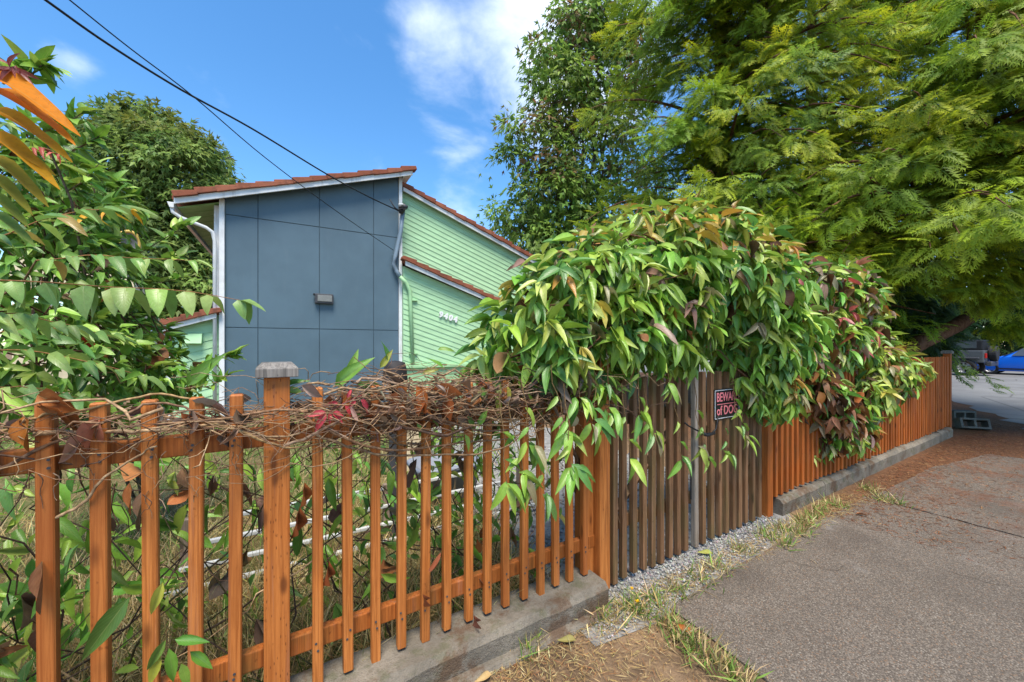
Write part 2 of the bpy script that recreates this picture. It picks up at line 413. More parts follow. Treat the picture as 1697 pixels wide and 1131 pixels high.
OVATE = [leaf_template('ovate', 5, .22, .15), leaf_template('ovate', 5, .35, .28, .2), leaf_template('ovate', 5, .12, .35, -.2, .04)]
DEAD = [leaf_template('lance', 6, 1.1, .45, 1.0, .12), leaf_template('lance', 6, .8, -.35, -1.3, .10), leaf_template('lance', 6, 1.3, .7, 1.6, .14)]
LM = [tmesh('leaf_blade', t, M['leaf_o']) for t in LANCE]; OM = [tmesh('leaf_blade', t, M['leaf_o']) for t in OVATE]; DM = [tmesh('dead_leaf_blade', t, M['dead_o']) for t in DEAD]
OFLAT = tmesh('leaf_blade', leaf_template('lance', 8, .14, .14, .12, .04), m_leaf('young_leaf', 'obj', .5, .6, .15))
def leaf_objs(name, meshes, parent, P, D, N, L, Wd, C):
    Fr = frames_from(D, N)
    for i in range(len(P)):
        m = Matrix.Identity(4)
        for a in range(3):
            m[a][0] = Fr[i, a, 0] * Wd[i]; m[a][1] = Fr[i, a, 1] * L[i]; m[a][2] = Fr[i, a, 2] * L[i]; m[a][3] = P[i, a]
        o = link(name, meshes[rng.integers(0, len(meshes))], parent, None, m); o.color = (*C[i], 1)
def palette(n, cols, wts, jit=.18):
    cols = np.array(cols); w = np.array(wts, float); w /= w.sum()
    c = cols[rng.choice(len(cols), n, p=w)]
    return np.clip(c * (1 + rng.normal(0, jit, (n, 1))) * (1 + rng.normal(0, jit * .35, (n, 3))), .004, .9)
def unit(n):
    v = rng.normal(size=(n, 3)); return v / np.linalg.norm(v, axis=1, keepdims=True)
def stems_mesh(name, curves, mat):
    """curves: list of (points, r0, r1, colour) as one mesh with colours"""
    V, Fq, C, off = [], [], [], 0; n = 5
    for pts, r0, r1, c in curves:
        m = MB(); m.tube(pts, list(np.linspace(r0, r1, len(pts))), n, False)
        V.append(np.array([tuple(v) for v in m.v])); Fq.append(np.array(m.f) + off); C.append(np.tile(np.array(c), (len(m.v), 1))); off += len(m.v)
    me = big_mesh(name, np.concatenate(V), [np.concatenate(Fq)], np.concatenate(C)); me.materials.append(mat); return me
def wander(a, b, n=8, amp=.05, sag=0.0):
    a, b = Vector(a), Vector(b); L = (b - a).length; out = []
    ph = [random.uniform(0, 6.3) for _ in range(6)]; fr = [random.uniform(.6, 2.4) for _ in range(3)]
    for i in range(n + 1):
        t = i / n; p = a.lerp(b, t); e = math.sin(math.pi * t) ** .5 if 0 < t < 1 else 0
        off = Vector([amp * math.sin(ph[k] + fr[k] * 6.3 * t) + amp * .4 * math.sin(ph[k + 3] + 2.3 * fr[k] * 6.3 * t) for k in range(3)])
        out.append(p + off * e - Vector((0, 0, sag * 4 * t * (1 - t))))
    return out

# ================================================================== GROUND
def sheet(name, pts, z, mat, kind='structure', thick=0.0):
    m = MB(); P = [(x, y, z) for x, y in pts]
    if thick: m.prism([(x, y, z - thick) for x, y in pts], (0, 0, thick))
    else: m.v = [Vector(p) for p in P]; m.f = [list(range(len(P)))]
    o = m.build(name, mat); o['kind'] = kind; return o
def yf(x): return 1.76 + .022 * x                             # the line of the fence, street face of the pickets
def fx(px):                                                   # where a picket seen at column px stands on that line
    q = pd(px, HOR, 1.0); t = 1.76 / (q.y - .022 * q.x); return t * q.x
sheet('ground', [(-600, -600), (900, -600), (900, 900), (-600, 900)], 0, M['dirt'])
sheet('lawn', [(-14, 1.80), (1.35, 1.86), (1.6, 10.2), (-14, 10.2)], .006, M['yard'])
M['gravelbase'] = m_plain('gravel_bed', (.23, .22, .205), .9, .35, 12, .6, fine=130)
sheet('gravel_path', [(1.36, 1.5), (1.75, 1.46), (3.72, 1.60), (4.1, 1.9), (4.2, 6.5), (3.4, 10.0), (1.62, 10.0)], .004, M['gravelbase'])
def rough_poly(pts, step=.12, jit=.012):
    out = []
    for (a, b) in zip(pts, pts[1:] + pts[:1]):
        L = math.dist(a, b); n = max(1, int(L / step))
        for i in range(n):
            t = i / n; out.append((a[0] + (b[0] - a[0]) * t + random.uniform(-jit, jit), a[1] + (b[1] - a[1]) * t + random.uniform(-jit, jit)))
    return out
def edge_y(x): return 1.83 + .432 * (x - 12.83)               # near edge of the street
pav = tag(bpy.data.objects.new('pavement', None), kind='structure'); COL.objects.link(pav)
for pts in ([(1.93, 1.50), (1.80, -2.2), (5.06, -.85), (5.07, 1.60), (3.3, 1.57)], [(5.10, 1.58), (5.09, -.83), (8.7, .62), (8.55, 1.35), (7.0, 1.56)]):
    MB().prism([(x, y, -.03) for x, y in rough_poly(pts)], (0, 0, .042)).build('paving_slab', M['agg'], pav)
ud = Vector((.918, .397)); nr = Vector((.397, -.918)); e0 = Vector((12.83, 1.83))
edge = [(e0 + ud * a + nr * random.uniform(-.15, .15))[:] for a in np.arange(-60, 4, .35)]
sheet('road', edge + [(17.2, 8), (17.6, 70), (47, 70), (47, -70), (-20, -70)], .008, M['road'])

# ================================================================== HOUSE
YB = 10.3
def clip(poly, a, b, c):                                      # keep a*x + b*z <= c
    out = []
    for i, p in enumerate(poly):
        q = poly[(i + 1) % len(poly)]; dp = a * p[0] + b * p[1] - c; dq = a * q[0] + b * q[1] - c
        if dp <= 0: out.append(p)
        if dp * dq < 0: t = dp / (dp - dq); out.append((p[0] + (q[0] - p[0]) * t, p[1] + (q[1] - p[1]) * t))
    return out
house = thing('house', 'slate blue and mint green house with red tile shed roofs beyond the picket fence', 'house', (2.5, YB + .5, 0))
sl_b = .335
zl = lambda x: 4.735 + sl_b * (x + 1.2)                        # underside line of the blue roof at the wall
# blue tower
xs = [-1.20, -.60, .63, 1.87, 2.50]; zs = [-.5, 1.93, 4.37, 9]
MB().prism([(-1.19, YB + .03, -.2), (2.53, YB + .03, -.2), (2.53, YB + .03, zl(2.53)), (-1.19, YB + .03, zl(-1.19))], (0, 7, 0)).build('tower_wall', M['bluegap'], house)
for i in range(4):
    for j in range(3):
        gp = .008
        poly = [(xs[i] + gp, zs[j] + gp), (xs[i + 1] - gp, zs[j] + gp), (xs[i + 1] - gp, zs[j + 1] - gp), (xs[i] + gp, zs[j + 1] - gp)]
        poly = clip(poly, -sl_b, 1, 4.735 + sl_b * 1.2 - .01)
        if len(poly) > 2: MB().prism([(x, YB + .028, z) for x, z in poly], (0, -.022, 0)).build('wall_panel', M['blue'], house, .003)
def tilt_box(a, b, ydepth, h, y0):                            # a board along the line a-b in x,z hanging h below it
    return MB().prism([(a[0], y0, a[1]), (b[0], y0, b[1]), (b[0], y0, b[1] - h), (a[0], y0, a[1] - h)], (0, ydepth, 0))
# white corner boards
MB().box((-1.245, YB - .01, 2.0), (.095, .10, 5.36)).build('corner_board', M['white'], house, .006)
MB().box((-1.345, YB + .10, 2.0), (.10, .06, 5.1)).build('corner_board', M['white'], house, .006)
MB().prism([(2.50, YB - .045, -.2), (2.585, YB - .045, -.2), (2.585, YB - .045, zl(2.585)), (2.50, YB - .045, zl(2.5))], (0, .09, 0)).build('corner_board', M['white'], house, .006)
def roof_set(parent, a, b, yfront, yback, slope, tile_len, th=.10, fascia=.13, n=None, rng_seed=1):
    """shed roof: a lower/left end, b right end, both (x,z) at the top of the tile at the verge; slopes along x"""
    rf = link('roof', tilt_box((a[0], a[1] - .07), (b[0], b[1] - .07), yback - yfront - .06, .07, yfront + .06).mesh('roof'), parent, M['tile'])
    L = math.dist(a, b); n = n or max(3, int(round(L / tile_len))); ang = math.atan2(b[1] - a[1], b[0] - a[0])
    up = 1 if b[1] > a[1] else -1
    m = MB(); tl = L / n
    # rake tile: thick butt at its lower end laid over the tile below
    prof = [(0, -.115), (tl * 1.10, -.115), (tl * 1.10, -.022), (tl * .03, .018), (0, .006)]
    m.prism([(x, 0, z) for x, z in prof], (0, .24, 0)); tm = m.mesh('rake_tile', .012)
    tm.materials.append(M['tile'])
    for k in range(n):
        t = k / n
        if up > 0:
            p = Vector((a[0] + (b[0] - a[0]) * t, yfront, a[1] + (b[1] - a[1]) * t)); mm = Matrix.Rotation(-ang, 4, 'Y')
        else:
            p = Vector((b[0] + (a[0] - b[0]) * t, yfront + .24, b[1] + (a[1] - b[1]) * t)); mm = Matrix.Rotation(math.pi, 4, 'Z') @ Matrix.Rotation(ang, 4, 'Y')
        p += Vector((0, random.uniform(-.012, .012), random.uniform(-.008, .012)))
        link('rake_tile', tm, rf, None, Matrix.Translation(p) @ mm @ Matrix.Rotation(R(random.uniform(-1.2, 1.2)), 4, 'Y'))
    d = Vector((b[0] - a[0], b[1] - a[1])).normalized()
    tilt_box((a[0] + .03, a[1] - .105), (b[0] - .03, b[1] - .105), .04, fascia, yfront + .05).build('fascia', M['white'], parent, .005)
    return rf
roof_set(house, (-2.02, 4.60), (2.83, 6.225), YB - .32, YB + 6.5, sl_b, .36, n=14)
# soffit boards under the low eave, gutter and downpipe
for k in range(16):
    y = YB + .02 + k * .40
    MB().prism([(-1.98, y, 4.36), (-1.20, y, 4.36 + .78 * sl_b), (-1.20, y, 4.39 + .78 * sl_b), (-1.98, y, 4.39)], (0, .375, 0)).build('soffit_board', M['soffit'], house, .004)
gut = [(-2.10, 4.40), (-1.99, 4.40), (-1.99, 4.29), (-2.06, 4.29)]
MB().prism([(x, YB - .25, z) for x, z in gut], (0, 6.4, 0)).build('gutter', M['white'], house, .012)
MB().tube([(-2.03, YB - .19, 4.30), (-2.02, YB - .19, 4.22), (-1.9, YB - .18, 4.13), (-1.5, YB - .13, 4.0), (-1.40, YB - .10, 3.93), (-1.36, YB - .08, 3.75), (-1.36, YB - .08, .1)], .036, 8).build('downpipe', M['white'], house, 0, True)
# high end soffit of tower
MB().prism([(2.585, YB - .26, 5.93), (2.79, YB - .26, 6.00), (2.79, YB - .26, 6.02), (2.585, YB - .26, 5.95)], (0, 6, 0)).build('soffit_board', M['white'], house)
def siding(poly, y, slope, step, parent, zmin=-3, zmax=12):
    """diagonal lapped boards; each board clipped to the wall outline"""
    c = min(z - slope * x for x, z in poly); c1 = max(z - slope * x for x, z in poly)
    while c < c1:
        p = clip(clip(poly, -slope, 1, c + step), slope, -1, -c)
        if len(p) > 2:
            m = MB(); n = len(p)
            front = [(x, y - .004 - .013 * (1 - (z - slope * x - c) / step), z) for x, z in p]
            back = [(x, y + .012, z) for x, z in p]
            m.v = [Vector(q) for q in front + back]
            m.f = [list(range(n)), list(range(2 * n - 1, n - 1, -1))] + [[k, n + k, n + (k + 1) % n, (k + 1) % n] for k in range(n)]
            m.build('siding_board', M['green'], parent)
        c += step
# right wing, upper wall and its roof
YU = YB + .20; su = -.357
ua, ub = (2.60, 5.885), (8.4, 5.885 + su * 5.8)
up_poly = [(2.59, 2.6), (8.2, 2.6), (8.2, ub[1] - .10), (2.59, ua[1] - .15)]
MB().prism([(x, YU + .015, z) for x, z in up_poly], (0, 6, 0)).build('upper_wall', M['greenflat'], house)
siding(up_poly, YU, -.35, .135, house)
roof_set(house, (2.60, 5.885), (8.4, 5.885 + su * 5.8), YU - .22, YU + 6, su, .33)
# right wing, lower entry wall and its roof
YL = YB - .12; sl = -.335
lo_poly = [(2.59, 1.02), (7.6, 1.02), (7.6, 3.75 + sl * 5.0 - .12), (2.59, 3.75 - .14)]
MB().prism([(x, YL + .015, z) for x, z in lo_poly], (0, .3, 0)).build('entry_wall', M['greenflat'], house)
siding(lo_poly, YL, -.335, .135, house)
MB().box((5.1, YL - .05, .98), (5.0, .12, .07)).build('ledge', M['greenflat'], house, .006)
MB().box((5.1, YL + .02, .42), (5.0, .10, 1.04)).build('base_wall', M['greenflat'], house)
roof_set(house, (2.57, 3.84), (7.7, 3.84 + sl * 5.13), YL - .24, YL + .32, sl, .33)
# left lean-to wing
YW = YB + .06; sw = .33
lw = [(-2.10, .0), (-1.30, .0), (-1.30, 2.19), (-2.10, 2.19 - .8 * sw)]
MB().prism([(x, YW + .015, z) for x, z in lw], (0, 4, 0)).build('side_wall', M['greenflat'], house)
siding(lw, YW, .30, .17, house)
roof_set(house, (-2.52, 1.95), (-1.30, 1.95 + 1.22 * sw), YW - .24, YW + 4, sw, .31, n=4)
MB().box((-2.13, YW - .02, .9), (.07, .09, 1.75)).build('corner_board', M['white'], house, .005)
MB().tube([(-2.45, YW - .2, 1.80), (-2.30, YW - .17, 1.74), (-2.20, YW - .10, 1.66), (-2.19, YW - .09, 1.5), (-2.19, YW - .09, .1)], .034, 8).build('downpipe', M['white'], house, 0, True)
vx = -1.72
MB().prism([(vx - .14, YW - .02, 1.80), (vx - .14, YW - .09, 1.78), (vx - .14, YW - .17, 1.58), (vx - .14, YW - .02, 1.58)], (.28, 0, 0)).build('vent_hood', M['greenflat'], house, .006)
# flood light on the blue wall
q = pY(537, 496, YB)
wl = MB().box((q.x, YB - .05, q.z), (.40, .09, .235)).build('wall_light', M['darkgrey'], house, .02)
M['lens'] = m_plain('frosted_lens', (.2, .2, .185), .3, .15, 20)
MB().box((q.x + .012, YB - .10, q.z + .008), (.31, .02, .15)).build('lens', M['lens'], wl, .006)
MB().box((q.x - .215, YB - .07, q.z + .09), (.045, .05, .05)).build('photocell', M['black'], wl, .006)
# house number
def text_mesh(ch, size, ext=.0, bold=.0):
    cu = bpy.data.curves.new('glyph', 'FONT'); cu.body = ch; cu.size = size; cu.extrude = ext; cu.offset = bold; cu.align_x = 'CENTER'; cu.align_y = 'CENTER'; cu.resolution_u = 3
    ob = bpy.data.objects.new('glyph', cu); COL.objects.link(ob); bpy.context.view_layer.update()
    me = bpy.data.meshes.new_from_object(ob.evaluated_get(bpy.context.evaluated_depsgraph_get()))
    bpy.data.objects.remove(ob); return me
M['digit'] = m_plain('white_numeral', (.75, .75, .74), .5, .05)
a_, b_ = pY(731, 522, YL - .05), pY(755, 530, YL - .05)
for i, ch in enumerate('9404'):
    p = a_.lerp(b_, i / 3); me = text_mesh(ch, .215, .012, .012)
    link('house_number_digit', me, house, M['digit'], Matrix.Translation((p.x, YL - .045, p.z)) @ Matrix.Rotation(R(14), 4, 'Y') @ Matrix.Rotation(R(90), 4, 'X'))
# service mast
def hp(px, py, y): return pY(px, py, y)
MB().tube([hp(668, 350, YB - .10), hp(664, 385, YB - .10), hp(655, 425, YB - .09), hp(652, 438, YB - .09), hp(657, 450, YB - .09), hp(663, 459, YB - .14)], .055, 10).build('service_conduit', M['conduit'], house, 0, True)
MB().tube([hp(663, 459, YL - .09), hp(672, 468, YL - .08), hp(679, 482, YL - .07), hp(680, 498, YL - .07), hp(684, 602, YL - .07)], .05, 10).build('service_conduit', M['greenflat'], house, 0, True)
for py in (498, 586): MB().box(tuple(hp(685, py, YL - .045)), (.22, .06, .03)).build('conduit_strap', M['greenflat'], house)
q = hp(669, 349, YB - .13)
wh = MB().tube([q + Vector((-.07, 0, -.1)), q + Vector((-.05, -.02, .0)), q + Vector((0, -.06, .09)), q + Vector((.06, -.10, .05))], [.06, .075, .085, .055], 10).build('weatherhead', M['darkgrey'], house, 0, True)
for dz, c in ((.0, 0), (.06, 1), (-.05, 2)):
    MB().tube([q + Vector((-.16, -.12, dz + .02)), q + Vector((-.05, -.15, dz + .04))], .025, 6).build('insulator', M['whitem'] if c == 1 else M['black'], wh)
for k in range(4):
    a = q + Vector((.05, -.12, .05)); b = q + Vector((-.30 - .03 * k, -.16, .02 + .05 * k)); mid = (a + b) / 2 - Vector((0, 0, .2 + .07 * k))
    pts = [a.lerp(mid, t / 6).lerp(mid.lerp(b, t / 6), t / 6) for t in range(7)]
    MB().tube(pts, .011, 5).build('drip_loop', M['black'], wh, 0, True)

# power lines
def wire(label, path, r, Za, Zb):
    tot = [0]
    for a, b in zip(path, path[1:]): tot.append(tot[-1] + math.dist(a, b))
    pts = [pd(p[0], p[1], 1 / ((1 / Za) + (1 / Zb - 1 / Za) * t / tot[-1])) for p, t in zip(path, tot)]
    m = MB(); fine = []
    for i in range(len(pts) - 1):
        p0, p1, p2, p3 = pts[max(i - 1, 0)], pts[i], pts[i + 1], pts[min(i + 2, len(pts) - 1)]
        for k in range(6):
            t = k / 6; fine.append(.5 * ((2 * p1) + (p2 - p0) * t + (2 * p0 - 5 * p1 + 4 * p2 - p3) * t * t + (3 * p1 - p0 - 3 * p2 + p3) * t ** 3))
    fine.append(pts[-1]); o = link('power_line', MB().tube(fine, r, 6).mesh('power_line', 0, True), None, M['black']); tag(o, label, 'wire', 'wires strung to the house'); return fine
p1 = [(657, 348), (610, 326), (540, 288), (420, 215), (300, 149), (180, 74), (75, 0), (-120, -140)]
wire('thick twisted black service cable running to the weatherhead on the tower', p1, .014, 10.05, 3.3)
wire('thin black wire fixed to the tower edge below the weatherhead', [(652, 415), (560, 352), (440, 262), (320, 160), (215, 80), (115, 0), (-20, -110)], .0075, 10.05, 3.4)

# neighbour's house, patio cover, shed panel, dish behind the shrub
nb = thing('neighbour_house', 'cream stucco house with brown eaves glimpsed behind the left shrub', 'house', tuple(pd(150, HOR, 13))[:2] + (0,))
M['cream'] = m_plain('cream_stucco', (.66, .56, .36), .8, .12, 3, .3)
M['brown'] = m_plain('brown_fascia', (.14, .09, .06), .7, .2)
a, b = pd(20, 560, 13.5), pd(238, 560, 15.5)
dvec = (b - a).normalized(); bk = Vector((-dvec.y, dvec.x, 0)) * 5
zt = pd(150, 508, 14.5).z
MB().prism([(a.x, a.y, 0), (b.x, b.y, 0), (b.x, b.y, zt), (a.x, a.y, zt)], bk).build('wall', M['cream'], nb)
c, d = pd(10, 470, 13.0), pd(222, 505, 14.9)
MB().prism([c, d, d + Vector((0, 0, .9)), c + Vector((0, 0, 1.3))], bk).build('gable', M['cream'], nb)
MB().tube([pd(5, 516, 12.9), pd(196, 511, 14.4)], .13, 4).build('eave_beam', M['brown'], nb)
MB().tube([pd(178, 470, 14.2), pd(195, 498, 14.2), pd(213, 512, 14.2)], .17, 8).build('rafter_tail', M['cream'], nb, 0, True)
ds = thing('satellite_dish', 'pale oval dish with a yellow rim above the left shrub', 'dish', tuple(pd(213, 400, 15)))
q = pd(214, 402, 15); ring = []; disc = MB()
fw = (Vector((0, 0, EYE)) - q).normalized(); rt = fw.cross(Vector((0, 0, 1))).normalized(); u2 = rt.cross(fw)
for k in range(25): an = k / 24 * 2 * math.pi; ring.append(q + rt * .30 * math.cos(an) + u2 * .42 * math.sin(an))
M['yellow'] = m_plain('yellow_rim', (.62, .42, .10), .6, .15)
MB().tube(ring, .06, 8).build('rim', M['yellow'], ds, 0, True)
disc.v = [q - fw * .12] + ring[:-1]; disc.f = [[0, 1 + k, 1 + (k + 1) % 24] for k in range(24)]
disc.build('reflector', M['lens'], ds, 0, True)
MB().tube([q - fw * .12, q - fw * .3 - Vector((0, 0, .5)), q - fw * .3 - Vector((0, 0, 3.5))], .045, 8).build('mast', M['darkgrey'], ds)
pc = thing('patio_cover', 'sagging dark tarpaulin patio cover beside the lean-to wing', 'tarpaulin', tuple(pd(250, 575, 11.2))[:2] + (0,))
m = MB(); nx_, ny_ = 10, 5
for i in range(nx_ + 1):
    for j in range(ny_ + 1):
        p = pd(198 + 98 * i / nx_, 567 - 4 * math.sin(i * .9) - (0 if j == 0 else 8), 10.6 + .45 * j); p.z += .28 * math.sin(math.pi * j / ny_) - .06 * math.sin(i * 2.1); m.v.append(p)
for i in range(nx_):
    for j in range(ny_): a0 = i * (ny_ + 1) + j; m.f.append([a0, a0 + 1, a0 + ny_ + 2, a0 + ny_ + 1])
M['tarp'] = m_plain('dark_tarpaulin', (.075, .075, .08), .6, .3, 3, .3)
m.build('canopy', M['tarp'], pc, 0, True)
for px in (258, 199): MB().box(tuple(pd(px, 620, 10.9)), (.13, .13, 2.4)).build('post', M['brown'], pc)
sf = thing('shed_fence', 'weathered grey brown board screen beside the lean-to wing', 'fence', tuple(pd(283, 620, 11.3))[:2] + (0,))
for k in range(14):
    p = pd(263 + 3.2 * k, 590, 11.3 + .03 * k); MB().box((p.x, p.y, .65), (.062, .025, 1.35 + random.uniform(-.02, .02)), None).build('board', M['oldfence'], sf)
bx_ = thing('storage_boxes', 'grey white plastic tubs stacked on top of board screen', 'box', tuple(pd(278, 580, 11.2)))
for k, (px, py, w, h) in enumerate(((280, 574, .55, .13), (274, 566, .35, .12), (290, 568, .3, .08))):
    MB().box(tuple(pd(px, py, 11.6)), (w, .3, h)).build('tub', M['whitem'] if k else M['lens'], bx_, .02)

# ================================================================== FENCE
def picket_mesh(w, h, top='flat'):
    m = MB(); m.box((0, .0, h / 2), (w, w * .95, h)); return m.mesh('picket', .004, seg=1)
def put_pickets(parent, pxs, z0, z1, mat, w=.039, dz=.012, dy=0, mats=None):
    me = picket_mesh(w, 1.0)
    me.materials.append(mat); alt = {}
    for i, px in enumerate(pxs):
        x = fx(px) if px > 20 or True else px
        mm = me
        if mats and i in mats:
            if mats[i].name not in alt: c = me.copy(); c.materials.clear(); c.materials.append(mats[i]); alt[mats[i].name] = c
            mm = alt[mats[i].name]
        za = z0 + random.uniform(-dz, dz); zb = z1 + random.uniform(-dz, dz)
        m4 = Matrix.Translation((x, yf(x) + w / 2 + dy + random.uniform(-.002, .002), za)) @ Matrix.Rotation(R(random.uniform(-.35, .35)), 4, 'Y') @ Matrix.Rotation(R(random.uniform(-2, 2) + 1.26), 4, 'Z') @ Matrix.Diagonal((1, 1, zb - za, 1))
        link('picket', mm, parent, None, m4)
def rail(parent, xa, xb, z, h=.075, d=.04, mat=None, off=.039):
    ya, yb = yf(xa) + off, yf(xb) + off
    MB().prism([(xa, ya + .001, z), (xb, yb + .001, z), (xb, yb + .001, z + h), (xa, ya + .001, z + h)], (0, d, 0)).build('rail', mat or M['rail'], parent, .005)
def post(parent, px, z0, z1, w=.09, mat=None, dy=.045, cap=None, x=None):
    x = fx(px) if x is None else x
    o = link('post', MB().box((0, 0, (z0 + z1) / 2), (w, w, z1 - z0)).mesh('post', .006), parent, mat or M['post'], Matrix.Translation((x, yf(x) + dy, 0)) @ Matrix.Rotation(R(1.26), 4, 'Z'))
    if cap:
        c = MB(); cw = cap / 2; b = .034; zc = z1
        c.v = [Vector(v) for v in ((-cw, -cw, zc), (cw, -cw, zc), (cw, cw, zc), (-cw, cw, zc), (-cw, -cw, zc + b), (cw, -cw, zc + b), (cw, cw, zc + b), (-cw, cw, zc + b),
               (-cw * .72, -cw * .72, zc + b + .022), (cw * .72, -cw * .72, zc + b + .022), (cw * .72, cw * .72, zc + b + .022), (-cw * .72, cw * .72, zc + b + .022))]
        c.f = [[3, 2, 1, 0]] + [[i + k, i + (k + 1) % 4, i + 4 + (k + 1) % 4, i + 4 + k] for i in (0, 4) for k in range(4)] + [[8, 9, 10, 11]]
        link('post_cap', c.mesh('post_cap', .003), o, M['cap'], Matrix.Translation((x, yf(x) + dy, 0)) @ Matrix.Rotation(R(1.26), 4, 'Z'))
    return o
fa = thing('picket_fence', 'orange stained picket fence draped with dried vine beside the shrub', 'fence', (0, 1.76, 0), 'stained picket fence runs')
pxl = [76.8, 165, 249, 321.7, 387.9, 527, 577.6, 624, 666.5, 706.4, 742.2, 779, 810, 840, 871, 898.8, 923.5, 946.8, 971.5]
put_pickets(fa, pxl[:5], .10, 1.365, M['picket'], .041); put_pickets(fa, pxl[5:], .155, 1.365, M['picket'], .039)
for k in range(1, 8):
    x = fx(76.8) - .13 * k; o = link('picket', [c for c in fa.children if c.name.startswith('picket')][0].data, fa, None, Matrix.Translation((x, yf(x) + .02, .1)) @ Matrix.Diagonal((1, 1, 1.265, 1)))
xp, xe = fx(458.6), fx(1001)
post(fa, 458.6, -.1, 1.425, .088, cap=.142, dy=.042)
post(fa, 1001, .02, 1.46, .088, M['picket'], dy=.035); post(fa, 983, .10, 1.40, .085, M['picket'], dy=.085)
for z in (1.15, .285):
    rail(fa, fx(76.8) - .95, xp - .045, z); rail(fa, xp + .045, xe - .03, z)
gate = thing('garden_gate', 'weathered brown double picket gate under the leafy vine arch', 'gate', (2.6, 1.82, 0))
gz = [60, 105, 155, 203, 245, 285, 327, 368, 402, 452, 487, 528, 565, 598, 633, 662, 692, 725, 757]
gpx = [1000 + z / 2.9 for z in gz]
leafL = gpx[:9]; leafR = gpx[9:]
for pxs, nm in ((leafL, 'gate_leaf'), (leafR, 'gate_leaf')):
    lf = bpy.data.objects.new(nm, None); COL.objects.link(lf); lf.parent = gate; lf.location = Vector((fx(sum(pxs) / len(pxs)), 1.82, 0)) - gate.location
    put_pickets(lf, pxs, .03, 1.34, M['gatewood'], .042, .012, .0, {0: M['gategrey']} if pxs is leafR else None)
    for z in (1.02, .34): rail(lf, fx(pxs[0]) - .02, fx(pxs[-1]) + .02, z, .085, .038, M['gatewood'], .044)
    xa, xb = fx(pxs[0]), fx(pxs[-1])
    if pxs is leafR: xa, xb = xb, xa
    MB().tube([(xa, yf(xa) + .062, .42), (xb, yf(xb) + .062, 1.02)], .03, 4).build('brace', M['gatewood'], lf)
# latch strap, drop bolt, cable
q = Vector((fx(1158), yf(fx(1158)) - .008, 0))
MB().tube([(fx(1147), yf(fx(1147)) + .01, .62), (fx(1147), yf(fx(1147)) + .01, .40)], .006, 5).build('drop_bolt', M['black'], gate)
cb = []
for px, py in ((1135, 701), (1141, 706), (1150, 711), (1160, 716), (1170, 719), (1180, 718), (1186, 712), (1188, 703), (1190, 690)): p = pY(px, py, 1.775); cb.append(p)
cable = link('cable_lock', MB().tube(cb, .006, 6).mesh('cable', 0, True), None, M['black']); tag(cable, 'black cable lock looped around the middle pickets of the gate', 'lock')
MB().tube([pY(1160, 718, 1.762), pY(1172, 722, 1.762), pY(1184, 718, 1.762)], .011, 6).build('lock_body', M['black'], cable, 0, True)
sg = thing('warning_sign', 'small black sign with pink BEWARE of DOG lettering on the gate', 'sign', tuple(pY(1202, 668, 1.80)))
x0, x1 = fx(1182), fx(1224); zt, zb = pd(1182, 645, pY(1182, 645, yf(x0)).length).z, 0
zt = pY(1183, 646, yf(x0)).z; zb = pY(1183, 697, yf(x0)).z; xc = (x0 + x1) / 2; sw_, sh_ = x1 - x0, zt - zb
M['signblack'] = m_plain('sign_black', (.012, .012, .013), .4, .1); M['signwhite'] = m_plain('sign_white', (.7, .7, .7), .5, .05); M['signpink'] = m_plain('sign_pink', (.80, .22, .24), .5, .05)
T = Matrix.Translation((xc, yf(xc) - .006, (zt + zb) / 2)) @ Matrix.Rotation(R(1.26), 4, 'Z')
link('plate', MB().box((0, 0, 0), (sw_, .004, sh_)).mesh('plate', .001), sg, M['signblack'], T)
fr = MB(); e = .010
for c_, d_ in (((0, -.0035, sh_ / 2 - e), (sw_ - 2 * e, .002, .004)), ((0, -.0035, -sh_ / 2 + e), (sw_ - 2 * e, .002, .004)), ((sw_ / 2 - e, -.0035, 0), (.004, .002, sh_ - 2 * e - .005)), ((-sw_ / 2 + e, -.0035, 0), (.004, .002, sh_ - 2 * e - .005))): fr.box(c_, d_)
link('border', fr.mesh('border'), sg, M['signwhite'], T)
def sign_text(s, size, zo, wfit, parent):
    me = text_mesh(s, size, .0008, .0012)
    xs_ = [v.co.x for v in me.vertices]; k = wfit / (max(xs_) - min(xs_))
    link('lettering', me, parent, M['signpink'], T @ Matrix.Translation((0, -.0035, zo)) @ Matrix.Rotation(R(90), 4, 'X') @ Matrix.Diagonal((k, 1, 1, 1)))
sign_text('BEWARE', sh_ * .42, sh_ * .22, sw_ * .82, sg); sign_text('of DOG', sh_ * .42, -sh_ * .22, sw_ * .80, sg)
link('underline', MB().box((0, -.0035, .0), (sw_ * .8, .002, .005)).mesh('underline'), sg, M['signpink'], T)
fb = thing('picket_fence', 'deep orange stained picket fence on mossy kerb between gate and street', 'fence', (6.8, 1.9, 0), 'stained picket fence runs')
xr0, xr1 = fx(1283), fx(1574); n = 57
xr = [xr0 + (xr1 - xr0) * (k + .5) / n for k in range(n)]
me = picket_mesh(.041, 1.0); me.materials.append(M['picket_r'])
for x in xr:
    za = .165 + random.uniform(-.01, .012); zb = 1.35 + random.uniform(-.012, .012)
    link('picket', me, fb, None, Matrix.Translation((x, yf(x) + .02 + random.uniform(-.003, .003), za)) @ Matrix.Rotation(R(random.uniform(-.4, .4)), 4, 'Y') @ Matrix.Rotation(R(1.26), 4, 'Z') @ Matrix.Diagonal((1, 1, zb - za, 1)))
for z in (1.12, .30): rail(fb, xr0, xr1, z, .085, .04, M['picket_r'], .0405)
post(fb, 1277, .0, 1.45, .09, M['picket_r']); post(fb, 1420, .02, 1.42, .09, M['picket_r'], dy=.075); post(fb, 1511, .02, 1.42, .09, M['picket_r'], dy=.075)
post(fb, 1577, .05, 1.40, .09, M['picket_r'], dy=.05, cap=.135)
